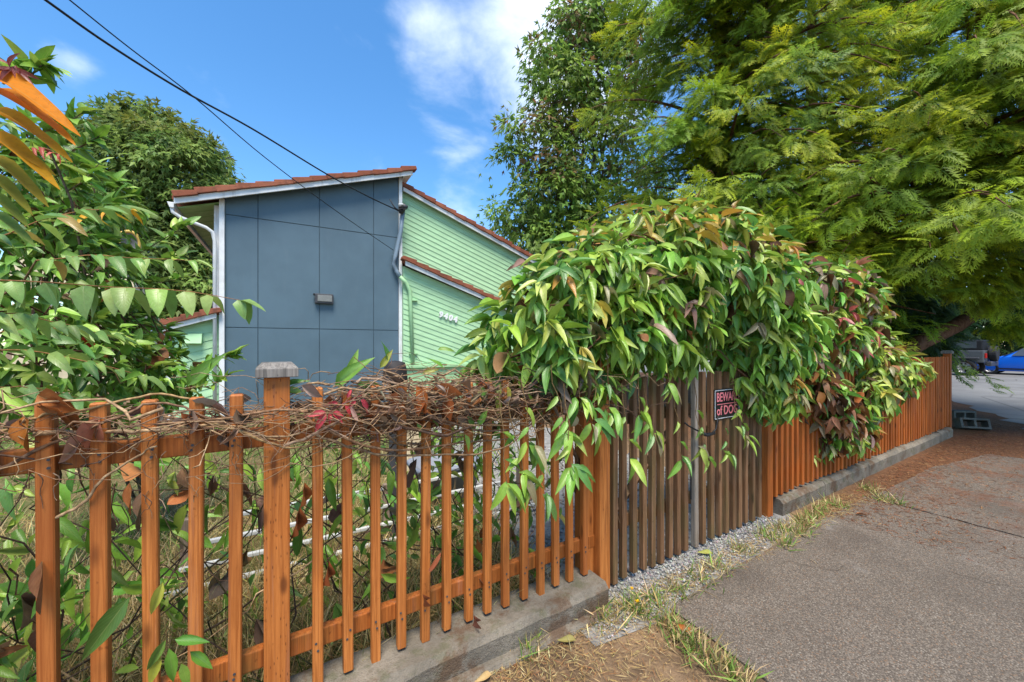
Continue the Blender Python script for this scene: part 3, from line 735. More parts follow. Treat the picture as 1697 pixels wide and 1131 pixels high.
# concrete kerbs under the fence
def kerb(parent, xa, xb, z1, name='kerb_block', w=.24, front=.115):
    n = max(2, int((xb - xa) / .12)); m = MB(); prof = [(-front, -.15), (-front - .004, z1 - .03), (-front + .022, z1), (-front + w - .01, z1 + .004), (-front + w, z1 - .02), (-front + w, -.15)]
    k0 = None
    for i in range(n + 1):
        x = xa + (xb - xa) * i / n
        for a_, b_ in prof: m.v.append(Vector((x, yf(x) + a_ + random.uniform(-.006, .006), b_ + (random.uniform(-.006, .006) if b_ > 0 else 0))))
    P_ = len(prof)
    for i in range(n):
        for j in range(P_): a0 = i * P_ + j; a1 = i * P_ + (j + 1) % P_; m.f.append([a0, a0 + P_, a1 + P_, a1])
    m.f.append(list(range(P_))); m.f.append([n * P_ + j for j in range(P_)][::-1])
    return m.build(name, M['kerb'], parent)
ka = thing('concrete_kerb', 'pale rough concrete kerb below the vine draped picket fence', 'kerb', (0, 1.75, 0))
kerb(ka, fx(76) - 1.0, fx(985), .150)
MB().prism([(.2, 1.60, 0), (1.55, 1.62, 0), (1.55, 1.63, .03), (.2, 1.63, .035)], (0, .05, 0)).build('footing', M['kerb'], ka, .01)
kb = thing('concrete_kerb', 'mossy jointed concrete kerb below the fence between gate and street', 'kerb', (6.8, 1.85, 0))
xk = [fx(1287), 4.75, 5.95, 7.6, 9.0, fx(1572)]
for i in range(5): kerb(kb, xk[i] + .006, xk[i + 1] - .006, .150 + random.uniform(-.006, .006), w=.16, front=.045)

# concrete blocks on the ground by the fence end
def cinder(loc, rot, label):
    m = MB(); L_, H_, D_ = .40, .19, .19; t = .035
    for s in (-1, 1): m.box((0, s * (D_ / 2 - t / 2), 0), (L_, t, H_))
    for x in (-L_ / 2 + t / 2, 0, L_ / 2 - t / 2): m.box((x, 0, 0), (t, D_ - 2 * t, H_))
    o = link('concrete_block', m.mesh('concrete_block', .004, seg=1), None, M['block'], Matrix.Translation(loc) @ Matrix.Rotation(rot[2], 4, 'Z') @ Matrix.Rotation(rot[0], 4, 'X'))
    tag(o, label, 'block', 'hollow blocks on the ground')
q = pz(1592, 696); cinder((q.x, q.y, .10), (R(90), 0, R(-38)), 'grey hollow concrete block touching the end of the fence')
q = pz(1611, 712); cinder((q.x, q.y, .10), (R(72), 0, R(-52)), 'grey hollow concrete block tilted in front of the other one')

# ================================================================== VEGETATION
CAMP = np.array([0, 0, EYE])
def blob_list(bl): return [(np.array(pd(px, py, Z)), r * Z / F) for px, py, Z, r in bl]
def blob_points(B, n, shell=(.82, 1.08), squash=(1, 1, 1)):
    a = np.array([r * r for _, r in B]); a /= a.sum(); k = rng.choice(len(B), n, p=a); u = unit(n) * np.array(squash)
    c = np.array([B[i][0] for i in k]); r = np.array([B[i][1] for i in k]); s = rng.uniform(*shell, n)
    P = c + u * (r * s)[:, None]; inside = np.zeros(n, bool)
    for i, (cc, rr) in enumerate(B): inside |= (np.linalg.norm(P - cc, axis=1) < rr * .74) & (k != i)
    return P[~inside], u[~inside]
GREENS = [(.16, .33, .04), (.24, .41, .05), (.34, .48, .065), (.11, .26, .05), (.42, .51, .10), (.29, .26, .13), (.40, .34, .06), (.30, .19, .13), (.46, .25, .05)]
def vine(name, label, cat, B, nodes, cols, wts, nobj, lw=(.105, .185), dead=.04, base=None, ratio=.30, shape=LANCE, omesh=LM, inner=True, group=None, top=None, down=.9, stems=40):
    base = base or tuple(B[0][0][:2]) + (0,)
    t = thing(name, label, cat, base, group)
    P0, U0 = blob_points(B, nodes)
    P = np.repeat(P0, 3, 0); U = np.repeat(U0, 3, 0); n = len(P)
    k = np.tile(np.array([-1, 0, 1]), len(P0))
    side = np.cross(U, np.array([0, 0, 1.0])); side /= np.maximum(np.linalg.norm(side, axis=1, keepdims=True), .1)
    droop = rng.uniform(.3, 1.0, (len(P0), 1)).repeat(3, 0) * down
    D = U * (.75 - .3 * droop) + np.array([0, 0, -1.0]) * droop + side * k[:, None] * .55 + rng.normal(0, .28, (n, 3))
    N = U + np.array([0, 0, .75]) + rng.normal(0, .32, (n, 3))
    L = rng.uniform(*lw, n) * np.where(k == 0, 1.08, .92); Wd = L * ratio * rng.uniform(.8, 1.25, n)
    C = palette(len(P0), cols, wts, .16).repeat(3, 0) * rng.uniform(.88, 1.12, (n, 1))
    if top is not None:                                        # young coppery growth on the sunward tips
        z = P[:, 2]; hi = np.quantile(z, .80); pick = (z > hi) & (rng.random(n) < .55); C[pick] = palette(pick.sum(), top[0], top[1], .15)
    face = ((CAMP - P) * U).sum(1) / np.linalg.norm(CAMP - P, axis=1)
    score = face + rng.random(n) * .25; order = np.argsort(-score); take = order[:nobj * 2]; take = rng.permutation(take)[:nobj]
    leaf_objs('leaf', omesh, t, P[take], D[take], N[take], L[take] * 1.08, Wd[take] * 1.08, C[take])
    m = np.ones(n, bool); m[take] = False
    parts = [(P[m], D[m], N[m], L[m], Wd[m], C[m])]
    if inner:
        Pi, Ui = blob_points(B, int(nodes * 1.1), (.45, .85)); ni = len(Pi)
        parts.append((Pi, Ui * .4 + np.array([0, 0, -.9]) + rng.normal(0, .4, (ni, 3)), Ui + rng.normal(0, .5, (ni, 3)), rng.uniform(*lw, ni), rng.uniform(*lw, ni) * .36, palette(ni, cols[:4], wts[:4], .2)))
    cat_ = [np.concatenate(q) for q in zip(*parts)]
    o = link('foliage', scatter('foliage', shape, *cat_), t, M['leaf_s']); o['kind'] = 'stuff'
    nd_ = int(len(P) * dead)
    if nd_:
        Pd, Ud = blob_points(B, nd_ * 2, (.7, 1.02)); nd_ = len(Pd)
        c = palette(nd_, [(.22, .085, .03), (.30, .15, .06), (.12, .06, .035), (.36, .13, .03)], [3, 2, 2, 1])
        o = link('dead_foliage', scatter('dead_foliage', DEAD, Pd, Ud * .3 + np.array([0, 0, -1.]) + rng.normal(0, .3, (nd_, 3)), Ud + rng.normal(0, .4, (nd_, 3)), rng.uniform(.08, .15, nd_), rng.uniform(.03, .05, nd_), c), t, M['dead_s']); o['kind'] = 'stuff'
    cv = []
    for _ in range(stems):
        i, j = random.randrange(len(B)), random.randrange(len(B)); a = Vector(B[i][0]) + Vector(unit(1)[0]) * B[i][1] * .8; b = Vector(B[j][0]) + Vector(unit(1)[0]) * B[j][1] * .95
        if (a - b).length < 1.6: cv.append((wander(a, b, 7, .05), .006, .003, (.20, .10, .06)))
    a = Vector((base[0], base[1], 0)); cv.append((wander(a, B[0][0], 8, .05), .018, .008, (.16, .10, .06)))
    o = link('stem', stems_mesh('stem', cv, M['stem']), t); o['kind'] = 'stuff'
    return t
archB = blob_list([(862, 560, 2.2, 62), (818, 598, 2.15, 32), (925, 500, 2.35, 76), (990, 470, 2.6, 86), (1070, 450, 2.85, 100), (1150, 438, 3.05, 92), (1215, 480, 3.25, 92), (1262, 545, 3.4, 70), (1010, 550, 2.5, 74), (920, 580, 2.25, 62), (1100, 540, 2.75, 64), (1250, 596, 3.25, 56), (1272, 645, 3.3, 40)])
topc = ([(.46, .30, .045), (.40, .40, .06), (.30, .36, .06), (.38, .17, .09), (.46, .22, .045)], [3, 3, 2, 1, 1])
W0 = [3.4, 3.6, 3.2, 2.6, 1.8, .7, .5, .4, .2]
vine('clematis_vine', 'big glossy green leafy vine dome arching over the gate', 'vine', archB, 1900, GREENS, W0, 300, base=(1.9, 1.95, 0), dead=.015, top=topc)
B2 = blob_list([(1335, 480, 4.2, 52), (1385, 490, 4.45, 50), (1415, 515, 4.6, 38), (1350, 560, 4.2, 58), (1315, 590, 3.95, 46), (1400, 560, 4.5, 44)])
vine('clematis_vine', 'reddish tipped leafy vine mound on the fence just right of the gate', 'vine', B2, 650, GREENS + [(.50, .10, .10), (.46, .17, .12)], [2, 2, 2, 2, 2, 1, .8, 1, .8, .8, .7], 200, base=(4.6, 2.0, 0), dead=.06, group=None)
B3 = blob_list([(1350, 660, 4.05, 46), (1385, 690, 4.15, 34), (1320, 640, 3.95, 40), (1365, 730, 4.1, 20)])
vine('clematis_vine', 'browning withered vine curtain hanging over the deep orange fence', 'vine', B3, 240, GREENS[:6] + [(.30, .12, .05), (.36, .17, .08), (.20, .09, .04)], [1, 1, .8, 1, .5, 1, 2, 2, 2], 120, base=(4.9, 2.0, 0), dead=.3)
B4 = blob_list([(1430, 600, 4.7, 42), (1465, 615, 5.0, 36), (1425, 660, 4.55, 36), (1495, 615, 5.5, 24), (1415, 715, 4.35, 24), (1520, 612, 5.9, 16), (1445, 580, 4.9, 30)])
vine('clematis_vine', 'yellow green vine trailing along the fence top towards the street end', 'vine', B4, 520, GREENS + [(.50, .36, .03)], [2, 2.5, 3, 1, 3, 1.5, 1.5, .6, .6, .8], 170, base=(6.2, 2.0, 0), dead=.04)
# hanging sprays in front of the gate and pickets
hang = thing('clematis_vine', 'separate trailing leafy shoots hanging down in front of gate and end post', 'vine', (2.0, 1.72, 0)); HP, HD, HN, HL, HC = [], [], [], [], []
cv = []
for px, py, Z, k in ((938, 720, 1.95, 5), (985, 705, 2.05, 6), (948, 775, 1.9, 6), (1010, 680, 2.15, 6), (880, 735, 1.85, 4), (840, 800, 1.8, 3), (868, 790, 1.83, 5), (905, 815, 1.88, 3), (1060, 690, 2.25, 5), (1080, 720, 2.3, 4), (1045, 760, 2.2, 3), (1222, 705, 2.98, 2), (1256, 670, 3.05, 6), (1172, 760, 2.75, 2), (1205, 750, 2.9, 3), (1130, 760, 2.6, 3), (1160, 740, 2.7, 3), (1235, 720, 3.05, 4), (1280, 640, 3.2, 6), (1000, 640, 2.2, 7), (1110, 640, 2.5, 6), (960, 660, 2.05, 6), (1250, 640, 3.1, 6), (1395, 730, 4.05, 5), (1440, 720, 4.5, 5), (1410, 690, 4.2, 6), (1345, 760, 3.95, 3)):
    q = np.array(pd(px, py, Z)); anc = Vector(q) + Vector((random.uniform(-.06, .06), .06, random.uniform(.28, .45)))
    cv.append((wander(anc, Vector(q), 4, .01), .003, .002, (.22, .14, .06)))
    for tt in (.45, .75):
        qq = np.array(Vector(q).lerp(anc, 1 - tt)); sg2 = random.choice((-1, 1)); HP.append(qq); HD.append((sg2 * .7, -.2, -.6)); HN.append((sg2 * .3, -1, .6)); HL.append(random.uniform(.07, .12)); HC.append(palette(1, GREENS[:5], [3, 3, 3, 2, 1], .12)[0])
    for j in range(k):
        an = j / k * 6.3 + random.uniform(-.3, .3); HP.append(q + rng.normal(0, .012, 3)); HD.append((math.cos(an) * .6, -.35 + .35 * math.sin(an), -.75 + .25 * random.random())); HN.append((math.cos(an) * .4, -1, .5)); HL.append(random.uniform(.11, .165)); 
        HC.append(palette(1, GREENS[:5] + [(.24, .2, .1)], [3, 3, 3, 2, 1, .8], .12)[0])
HP, HD, HN, HL, HC = map(np.array, (HP, HD, HN, HL, HC)); leaf_objs('leaf', LM, hang, HP, HD + rng.normal(0, .12, HD.shape), HN + rng.normal(0, .2, HN.shape), HL, HL * .30, HC)
o = link('stem', stems_mesh('stem', cv, M['stem']), hang); o['kind'] = 'stuff'

# ---- dried vine tangle along the fence top
tg = thing('dried_vine', 'tangle of bare dried vine stems lying along the picket tops', 'vine', (.3, 1.9, 0))
BR = [(.34, .22, .12), (.24, .14, .08), (.46, .31, .17), (.17, .10, .065), (.38, .26, .17), (.30, .17, .09)]
def fp(px, py, dy=0.0): return pY(px, py, 1.77 + dy)
mainst = [[(-30, 730), (60, 690), (130, 683), (250, 655), (330, 668), (420, 720), (470, 730)], [(-30, 790), (90, 735), (200, 690), (265, 668), (340, 690), (450, 735)], [(60, 720), (180, 716), (280, 712), (380, 705), (460, 725), (540, 700)], [(300, 690), (400, 715), (470, 742), (540, 735)], [(470, 740), (560, 700), (600, 650), (680, 640), (760, 650)],
          [(500, 690), (560, 720), (640, 745), (760, 735), (860, 720), (920, 650)], [(520, 720), (620, 752), (720, 755), (830, 745), (900, 690), (960, 640)], [(560, 680), (700, 690), (800, 715), (870, 700), (940, 650)], [(75, 870), (130, 840), (165, 800), (215, 765), (260, 740)], [(640, 700), (740, 720), (820, 690), (900, 660), (980, 610)]]
for i, path in enumerate(mainst):
    pts = [fp(px, py, random.uniform(-.06, .0)) for px, py in path]; fine = []
    for a in range(len(pts) - 1):
        p0, p1, p2, p3 = pts[max(a - 1, 0)], pts[a], pts[a + 1], pts[min(a + 2, len(pts) - 1)]
        for k in range(5):
            t_ = k / 5; fine.append(.5 * ((2 * p1) + (p2 - p0) * t_ + (2 * p0 - 5 * p1 + 4 * p2 - p3) * t_ * t_ + (3 * p1 - p0 - 3 * p2 + p3) * t_ ** 3) + Vector(rng.normal(0, .003, 3)))
    fine.append(pts[-1]); link('vine_stem', stems_mesh('vine_stem', [(fine, random.uniform(.005, .0085), .003, (.42, .27, .12) if i in (0, 3) else BR[i % 6])], M['stem']), tg)
cv = []
for _ in range(720):
    x = np.interp(random.random(), [0, .07, .15, 1], [-1.3, -.6, .05, 1.6]); amp = .028 + .05 * (x > .1)
    zc = 1.285 - (.01 if x > .25 else 0); a = Vector((x, yf(x) + random.gauss(.05, .085), zc + random.gauss(0, amp)))
    L = random.uniform(.12, .6); b = a + Vector((L * random.choice((-1, 1, 1)), random.gauss(0, .06), random.gauss(-.015, .045)))
    cv.append((wander(a, b, 9, random.uniform(.012, .05), random.uniform(-.01, .05)), random.uniform(.001, .0022) + .005 * random.random() ** 4, .001, random.choice(BR)))
for _ in range(70):                                          # hanging tendrils and the brush behind the pickets
    x = random.uniform(-1.4, 1.7); a = Vector((x, yf(x) + random.uniform(.05, .45), random.uniform(.6, 1.25))); b = a + Vector((random.gauss(0, .22), random.gauss(0, .08), random.uniform(-.45, .1)))
    cv.append((wander(a, b, 7, .03), random.uniform(.0016, .004), .0012, random.choice(BR[1:4] + [(.09, .06, .045)])))
for _ in range(70):                                           # curly tendrils in front
    x = random.uniform(-1.0, 1.6); a = Vector((x, yf(x) - random.uniform(.0, .03), random.uniform(1.05, 1.28))); pts = []; r0 = random.uniform(.01, .03); ph = random.uniform(0, 6)
    for k in range(9): t_ = k / 8; pts.append(a + Vector((r0 * math.cos(ph + 6 * t_) * (1 - t_) + .04 * t_ * math.cos(ph), r0 * math.sin(ph + 4 * t_) * .4, -random.uniform(.08, .11) * t_)))
    cv.append((pts, .0016, .0008, random.choice(BR)))
o = link('twigs', stems_mesh('twigs', cv, M['stem']), tg); o['kind'] = 'stuff'
n = 200; xs_ = np.concatenate([rng.uniform(-1.2, 1.75, 50), rng.uniform(.15, 1.5, 150)]); P = np.stack([xs_, yf(xs_) + rng.normal(.03, .07, n), rng.normal(1.29, .05, n)], 1)
D = np.stack([rng.normal(0, 1, n), rng.normal(-.2, .5, n), rng.normal(-.5, .5, n)], 1); N = np.stack([rng.normal(0, .6, n), -np.ones(n), rng.normal(.4, .4, n)], 1); L = rng.uniform(.05, .095, n)
leaf_objs('withered_leaf', DM, tg, P, D, N, L, L * .32, palette(n, [(.34, .21, .16), (.26, .17, .13), (.40, .14, .05), (.18, .11, .08), (.42, .33, .27)], [3, 3, 2, 2, 1.5]))
for px, py, L, dx, dz, c, w in ((62, 655, .12, .85, -.55, (.36, .12, .03), .5), (70, 665, .12, .35, -.45, (.33, .10, .025), .5), (40, 690, .11, .2, -.9, (.36, .12, .02), .5), (165, 690, .13, -.25, -.95, (.46, .17, .10), .42), (690, 640, .13, .15, -1, (.42, .12, .03), .3), (715, 645, .14, .9, -.35, (.50, .17, .06), .3), (700, 650, .11, -.3, -1, (.45, .13, .04), .3), (735, 655, .12, .1, -1, (.36, .10, .03), .32), (215, 800, .1, .1, -1, (.30, .1, .03), .3), (300, 685, .1, .4, -.9, (.35, .11, .04), .3),
                               (70, 930, .14, .1, -1, (.20, .085, .04), .3), (505, 800, .12, -.1, -1, (.36, .11, .03), .34), (497, 840, .15, -.2, -1, (.26, .07, .02), .34), (545, 930, .13, -.15, -1, (.30, .08, .025), .3), (710, 945, .11, .3, .6, (.34, .10, .05), .3), (785, 1020, .09, .1, -1, (.30, .11, .07), .34), (700, 985, .09, .3, -1, (.33, .1, .04), .3), (830, 670, .14, 1, -.1, (.38, .30, .25), .3), (610, 690, .12, .8, -.5, (.36, .28, .22), .3), (500, 640, .09, .6, -.5, (.30, .2, .16), .34)):
    q = np.array([pY(px, py, 1.745)]); leaf_objs('withered_leaf', DM, tg, q, np.array([[dx, -.1, dz]]), np.array([[.1, -1., .5]]), np.array([L]), np.array([L * w]), np.array([c]))
# crimson creeper sprig
cr = thing('red_creeper_sprig', 'bright crimson creeper sprig caught in the dried vine', 'vine', tuple(fp(560, 690, -.06)))
for px, py, dx, dz, L in ((540, 683, -1, -.1, .075), (540, 684, -.55, -1, .085), (546, 684, .0, -1, .05), (550, 684, .7, -.8, .065), (552, 682, 1, -.6, .05), (572, 672, .4, -1, .06), (590, 665, -.9, -.7, .045), (600, 665, .5, -1, .06), (597, 662, .8, -.6, .05), (560, 668, -1, -.1, .05), (575, 660, .4, .9, .045)):
    leaf_objs('leaf', LM, cr, np.array([fp(px, py, -.07)]), np.array([[dx, -.1, dz]]), np.array([[.1, -1., .5]]), np.array([L]), np.array([L * .34]), np.array([(.62, .06, .085)]))
link('stem', stems_mesh('stem', [([fp(545, 684, -.068), fp(570, 668, -.066), fp(600, 655, -.06)], .0018, .0015, (.4, .08, .08))], M['stem']), cr)
# green leaves poking through the fence
lt = thing('climber', 'sparse green climber behind and between the orange pickets', 'vine', (.2, 2.0, 0)); gp, gd, gl, gc = [], [], [], []
for px, py, Y, L, dx, dz in ((215, 990, 1.70, .19, -.55, -.75), (270, 965, 1.72, .1, -.3, -1), (290, 1060, 1.66, .1, .9, -.3), (280, 1075, 1.66, .11, .15, -1), (275, 1060, 1.66, .09, -.6, -1), (315, 1080, 1.66, .1, .7, -.8), (265, 1085, 1.66, .1, -.3, -1), (300, 1100, 1.66, .09, .3, -1), (555, 640, 1.80, .2, .8, .65), (575, 625, 1.85, .13, .3, .8), (610, 630, 1.83, .13, .1, -1), (630, 610, 1.85, .1, .5, .8), (645, 600, 1.85, .1, -.2, .9), (590, 640, 1.84, .11, .9, .1), (700, 620, 1.9, .1, .8, .3), (735, 610, 1.9, .1, -.6, .5), (310, 640, 1.8, .16, .7, .8), (330, 640, 1.82, .13, .3, .9), (840, 640, 1.74, .1, .1, -1), (775, 690, 1.73, .09, .5, -.9), (790, 705, 1.72, .1, .6, .9), (770, 720, 1.72, .09, .3, -1), (690, 700, 1.73, .08, .2, -1), (710, 690, 1.73, .07, .8, -.7), (800, 640, 1.74, .12, -.1, -1), (820, 655, 1.74, .12, .4, -1), (500, 650, 1.8, .1, -.8, .2), (470, 640, 1.82, .1, .9, .2)):
    gp.append(tuple(pY(px, py, Y))); gd.append((dx, -.2, dz)); gl.append(L); gc.append(palette(1, [(.12, .26, .035), (.2, .34, .05), (.36, .38, .05), (.07, .18, .03)], [3, 3, 1.5, 1])[0])
n = len(gp); leaf_objs('leaf', LM, lt, np.array(gp), np.array(gd), np.array([[.2, -1., .6]] * n), np.array(gl), np.array(gl) * .32, np.array(gc))
n = 650; P = np.stack([np.concatenate([rng.normal(-1.0, .45, 400), rng.normal(.75, .35, 250)]), rng.uniform(1.95, 2.7, n), np.abs(rng.normal(.55, .32, n)) + .05], 1); D = rng.normal(0, .6, (n, 3)) + np.array([0, -.2, -.5]); N = rng.normal(0, .5, (n, 3)) + np.array([0, -.7, .7]); L = rng.uniform(.07, .15, n)
o = link('foliage', scatter('foliage', LANCE, P, D, N, L, L * .3, palette(n, GREENS[:5], [3, 3, 2, 2, 1])), lt, M['leaf_s']); o['kind'] = 'stuff'
n = 190; P = np.stack([rng.uniform(-1.7, 1.6, n), rng.uniform(1.88, 2.5, n), rng.uniform(.25, 1.15, n)], 1); D = rng.normal(0, .6, (n, 3)) + np.array([0, -.2, -.7]); N = rng.normal(0, .5, (n, 3)) + np.array([0, -.7, .6]); L = rng.uniform(.08, .17, n)
leaf_objs('leaf', LM, lt, P, D, N, L, L * .3, palette(n, GREENS[:5], [3, 3, 2, 2, 1]))
n = 60; P = np.stack([rng.uniform(-1.7, 1.3, n), rng.uniform(1.86, 2.3, n), rng.uniform(.3, 1.15, n)], 1); D = rng.normal(0, .5, (n, 3)) + np.array([0, -.1, -.9]); N = rng.normal(0, .5, (n, 3)) + np.array([0, -1, .4]); L = rng.uniform(.08, .16, n)
leaf_objs('dead_leaf', DM, lt, P, D, N, L, L * .34, palette(n, [(.20, .12, .08), (.24, .13, .08), (.34, .12, .04), (.16, .10, .07)], [3, 3, 2, 2]))
cv = [(wander((random.uniform(-1.6, 1.5), random.uniform(1.9, 2.4), 0), (random.uniform(-1.6, 1.6), random.uniform(1.9, 2.3), 1.2), 8, .06), random.uniform(.002, .006), .002, random.choice([(.09, .06, .045), (.14, .09, .06), (.1, .09, .04)])) for _ in range(30)]
o = link('stem', stems_mesh('stem', cv, M['stem']), lt); o['kind'] = 'stuff'

# ---- foreground compound-leaved tree (long fronds) and broadleaf shrub on the left
ft = thing('sumac_tree', 'young tree with long drooping compound fronds and orange new leaflets', 'tree', tuple(pd(-120, HOR, 2.1))[:2] + (0,))
def frond(a, b, n, L, cols, wts, sag=.0, drop=.6, parent=ft, fwd=-.1, stagger=True, ratio=.42, meshes=OM, one=False):
    pts = wander(a, b, 10, .008, -sag); P, D, N, Ls = [], [], [], []
    ax = (Vector(b) - Vector(a)).normalized(); sd_ = ax.cross(Vector((0, 0, 1))).normalized()
    for i in range(n):
        t_ = min(.99, max(.04, .08 + .9 * i / (n - 1) + random.uniform(-.03, .03))); k = t_ * 10; p = pts[int(min(k, 9))].lerp(pts[int(min(k, 9)) + 1], k - int(min(k, 9)))
        for s in ((1,) if one else (-1, 1)):
            d = sd_ * s * (1 - drop * .6) + ax * (.75 - .5 * drop) + Vector((0, 0, -drop)) + Vector(rng.normal(0, .2, 3)); P.append(p); D.append(d); N.append(Vector((0, 0, 1)) + sd_ * s * .5 + Vector((0, -.35, 0))); Ls.append(L * (1 - .35 * abs(t_ - .4)) * random.uniform(.75, 1.15))
    P.append(pts[-1]); D.append(ax + Vector((0, 0, -.25))); N.append(Vector((0, -.2, 1))); Ls.append(L * .8)
    Ls = np.array(Ls); C = palette(len(P), cols, wts, .1)
    leaf_objs('leaflet', meshes, parent, np.array(P), np.array(D), np.array(N), Ls, Ls * ratio, C)
    link('rachis', stems_mesh('rachis', [(pts, .0035, .0015, (.32, .16, .06))], M['stem']), parent)
YG = [(.18, .32, .07), (.25, .39, .09), (.32, .43, .11), (.12, .24, .05)]; YW_ = [3, 3, 2, 1]
ORG = [(.72, .24, .012), (.70, .33, .015), (.58, .36, .03)]
frond(pd(-60, 462, 1.62), pd(398, 498, 1.85), 10, .15, YG, YW_, .02, .85, ratio=.58)
frond(pd(60, 432, 2.0), pd(318, 432, 2.2), 8, .145, YG + [(.34, .22, .05)], [3, 3, 2, 1, 1], .02, .62, ratio=.40, meshes=LM)
frond(pd(-80, 420, 1.45), pd(195, 345, 1.75), 8, .16, YG + [(.36, .26, .06)], [2, 3, 3, 1, 1.5], .03, .3, ratio=.30, meshes=LM)
frond(pd(-60, 585, 1.8), pd(240, 625, 2.05), 9, .15, YG, YW_, .05, .32, ratio=.32, meshes=LM)
frond(pd(-50, 560, 1.9), pd(190, 560, 2.2), 8, .15, YG, YW_, .05, .3, ratio=.34, meshes=LM)
frond(pd(-60, 520, 1.6), pd(120, 540, 1.8), 6, .14, YG, YW_, .02, .45, ratio=.4, meshes=LM)
frond(pd(-40, 640, 1.75), pd(130, 660, 1.9), 6, .12, YG, YW_, .02, .5)
# orange new frond: leaflets hang to the right of a rachis just outside the frame
for i, (y0, x1, y1, c) in enumerate(((128, 118, 196, ORG[0]), (156, 124, 211, ORG[0]), (190, 114, 241, ORG[1]), (228, 92, 290, ORG[1]), (238, 80, 270, ORG[2]), (268, 78, 322, (.42, .30, .03)), (298, 52, 340, (.34, .30, .035)), (330, 44, 362, (.24, .28, .04)), (362, 56, 392, (.2, .28, .06)))):
    Z = 1.30 + .02 * i; a = np.array(pd(-22, y0 - 10, Z)); b = np.array(pd(x1, y1, Z - .06)); L = np.linalg.norm(b - a)
    leaf_objs('leaflet', [OFLAT], ft, a[None], (b - a)[None], np.array([[.45, -.85, .40]]) + rng.normal(0, .12, (1, 3)), np.array([L]), np.array([L * .21]), np.array([c]) * rng.uniform(.9, 1.1))
link('rachis', stems_mesh('rachis', [(wander(pd(-25, 400, 1.5), pd(-20, 105, 1.3), 8, .01), .006, .003, (.40, .12, .05))], M['stem']), ft)
for k in range(9):
    an = k * .7; leaf_objs('leaflet', LM, ft, np.array([pd(12 + k * 2, 118 - (k % 4) * 3, 1.3)]), np.array([[math.cos(an), -.3, math.sin(an) * .6 - .4]]), np.array([[0, -1., .4]]), np.array([.07]), np.array([.018]), np.array([(.30, .06, .045)]))
frond(pd(150, 360, 1.9), pd(205, 345, 1.85), 3, .11, ORG, [1, 1, 1], 0, .3, ratio=.28)
frond(pd(55, 245, 1.9), pd(100, 255, 1.9), 4, .07, [(.5, .08, .05)], [1], 0, .7, ratio=.3)
link('trunk', stems_mesh('trunk', [(wander((ft.location.x, ft.location.y, 0), pd(-60, 420, 1.7), 10, .04), .03, .012, (.16, .12, .08))] + [(wander(pd(-110, 600, 2.0), e_, 6, .03), .01, .004, (.22, .14, .07)) for e_ in (pd(-60, 462, 1.62), pd(60, 432, 2.0), pd(-80, 420, 1.45), pd(-60, 585, 1.8), pd(-60, 520, 1.6), pd(-25, 400, 1.5))], M['stem']), ft)
SH = [(.14, .29, .035), (.20, .37, .045), (.28, .44, .06), (.10, .21, .03), (.35, .47, .08)]
shB = blob_list([(60, 330, 2.7, 90), (150, 350, 3.0, 62), (60, 450, 2.5, 110), (150, 470, 2.9, 70), (200, 580, 3.1, 70), (60, 590, 2.4, 110), (150, 620, 2.6, 80), (280, 625, 3.2, 45), (230, 640, 2.8, 50), (20, 250, 2.6, 60), (100, 300, 2.9, 55), (215, 520, 3.4, 36)])
vine('broadleaf_shrub', 'dense bright green broadleaf shrub rising behind the left fence', 'shrub', shB, 1250, SH, [3, 3, 3, 2, 1], 300, (.075, .125), .01, tuple(pd(90, HOR, 2.9))[:2] + (0,), .46, OVATE, OM, True, None, None, .45, 60)
tw = thing('plum_sapling', 'slim leafy plum branches reaching up in front of the far maple', 'shrub', tuple(pd(240, HOR, 3.4))[:2] + (0,)); cv = []; TP, TD, TN, TL = [], [], [], []
for path in (((195, 440, 3.4), (240, 415, 3.4), (290, 385, 3.4), (310, 372, 3.4)), ((230, 430, 3.4), (275, 432, 3.4), (300, 425, 3.4)), ((240, 620, 3.3), (330, 612, 3.3), (372, 592, 3.3), (395, 588, 3.3)), ((270, 650, 3.2), (350, 640, 3.2), (385, 618, 3.2)), ((70, 220, 2.3), (110, 205, 2.3), (140, 185, 2.3)), ((5, 140, 2.2), (20, 115, 2.2), (45, 105, 2.2)), ((40, 140, 2.2), (58, 118, 2.2), (70, 108, 2.2), (80, 112, 2.2)), ((90, 330, 2.6), (140, 300, 2.6), (165, 270, 2.6)), ((100, 380, 2.6), (170, 345, 2.6), (195, 330, 2.6)), ((210, 460, 3.2), (260, 470, 3.2), (300, 462, 3.2)), ((120, 250, 2.4), (150, 235, 2.4), (165, 225, 2.4))):
    pts = [pd(*p) for p in path]; cv.append((pts, .006, .002, (.2, .15, .09)))
    for i in range(len(pts) - 1):
        for k in range(9):
            p = pts[i].lerp(pts[i + 1], k / 9); TP.append(p); ax = (pts[i + 1] - pts[i]).normalized(); TD.append(ax * .7 + Vector(rng.normal(0, .6, 3)) + Vector((0, 0, .15))); TN.append(Vector((0, -.4, 1)) + Vector(rng.normal(0, .4, 3))); TL.append(random.uniform(.075, .12) * pd(*path[0]).length / 4.0)
TL = np.array(TL); leaf_objs('leaf', OM, tw, np.array(TP), np.array(TD), np.array(TN), TL, TL * .46, palette(len(TP), SH, [2, 3, 3, 1, 2]))
for p in (pd(195, 440, 3.4), pd(240, 620, 3.3), pd(70, 220, 2.3), pd(100, 380, 2.6)): cv.append((wander((tw.location.x, tw.location.y, 0), p, 8, .05), .014, .006, (.16, .12, .08)))
o = link('branch', stems_mesh('branch', cv, M['stem']), tw); o['kind'] = 'stuff'
rf_ = thing('red_flower_cluster', 'small cluster of scarlet flowers deep in the left shrub', 'flower', tuple(pd(148, 568, 2.9)))
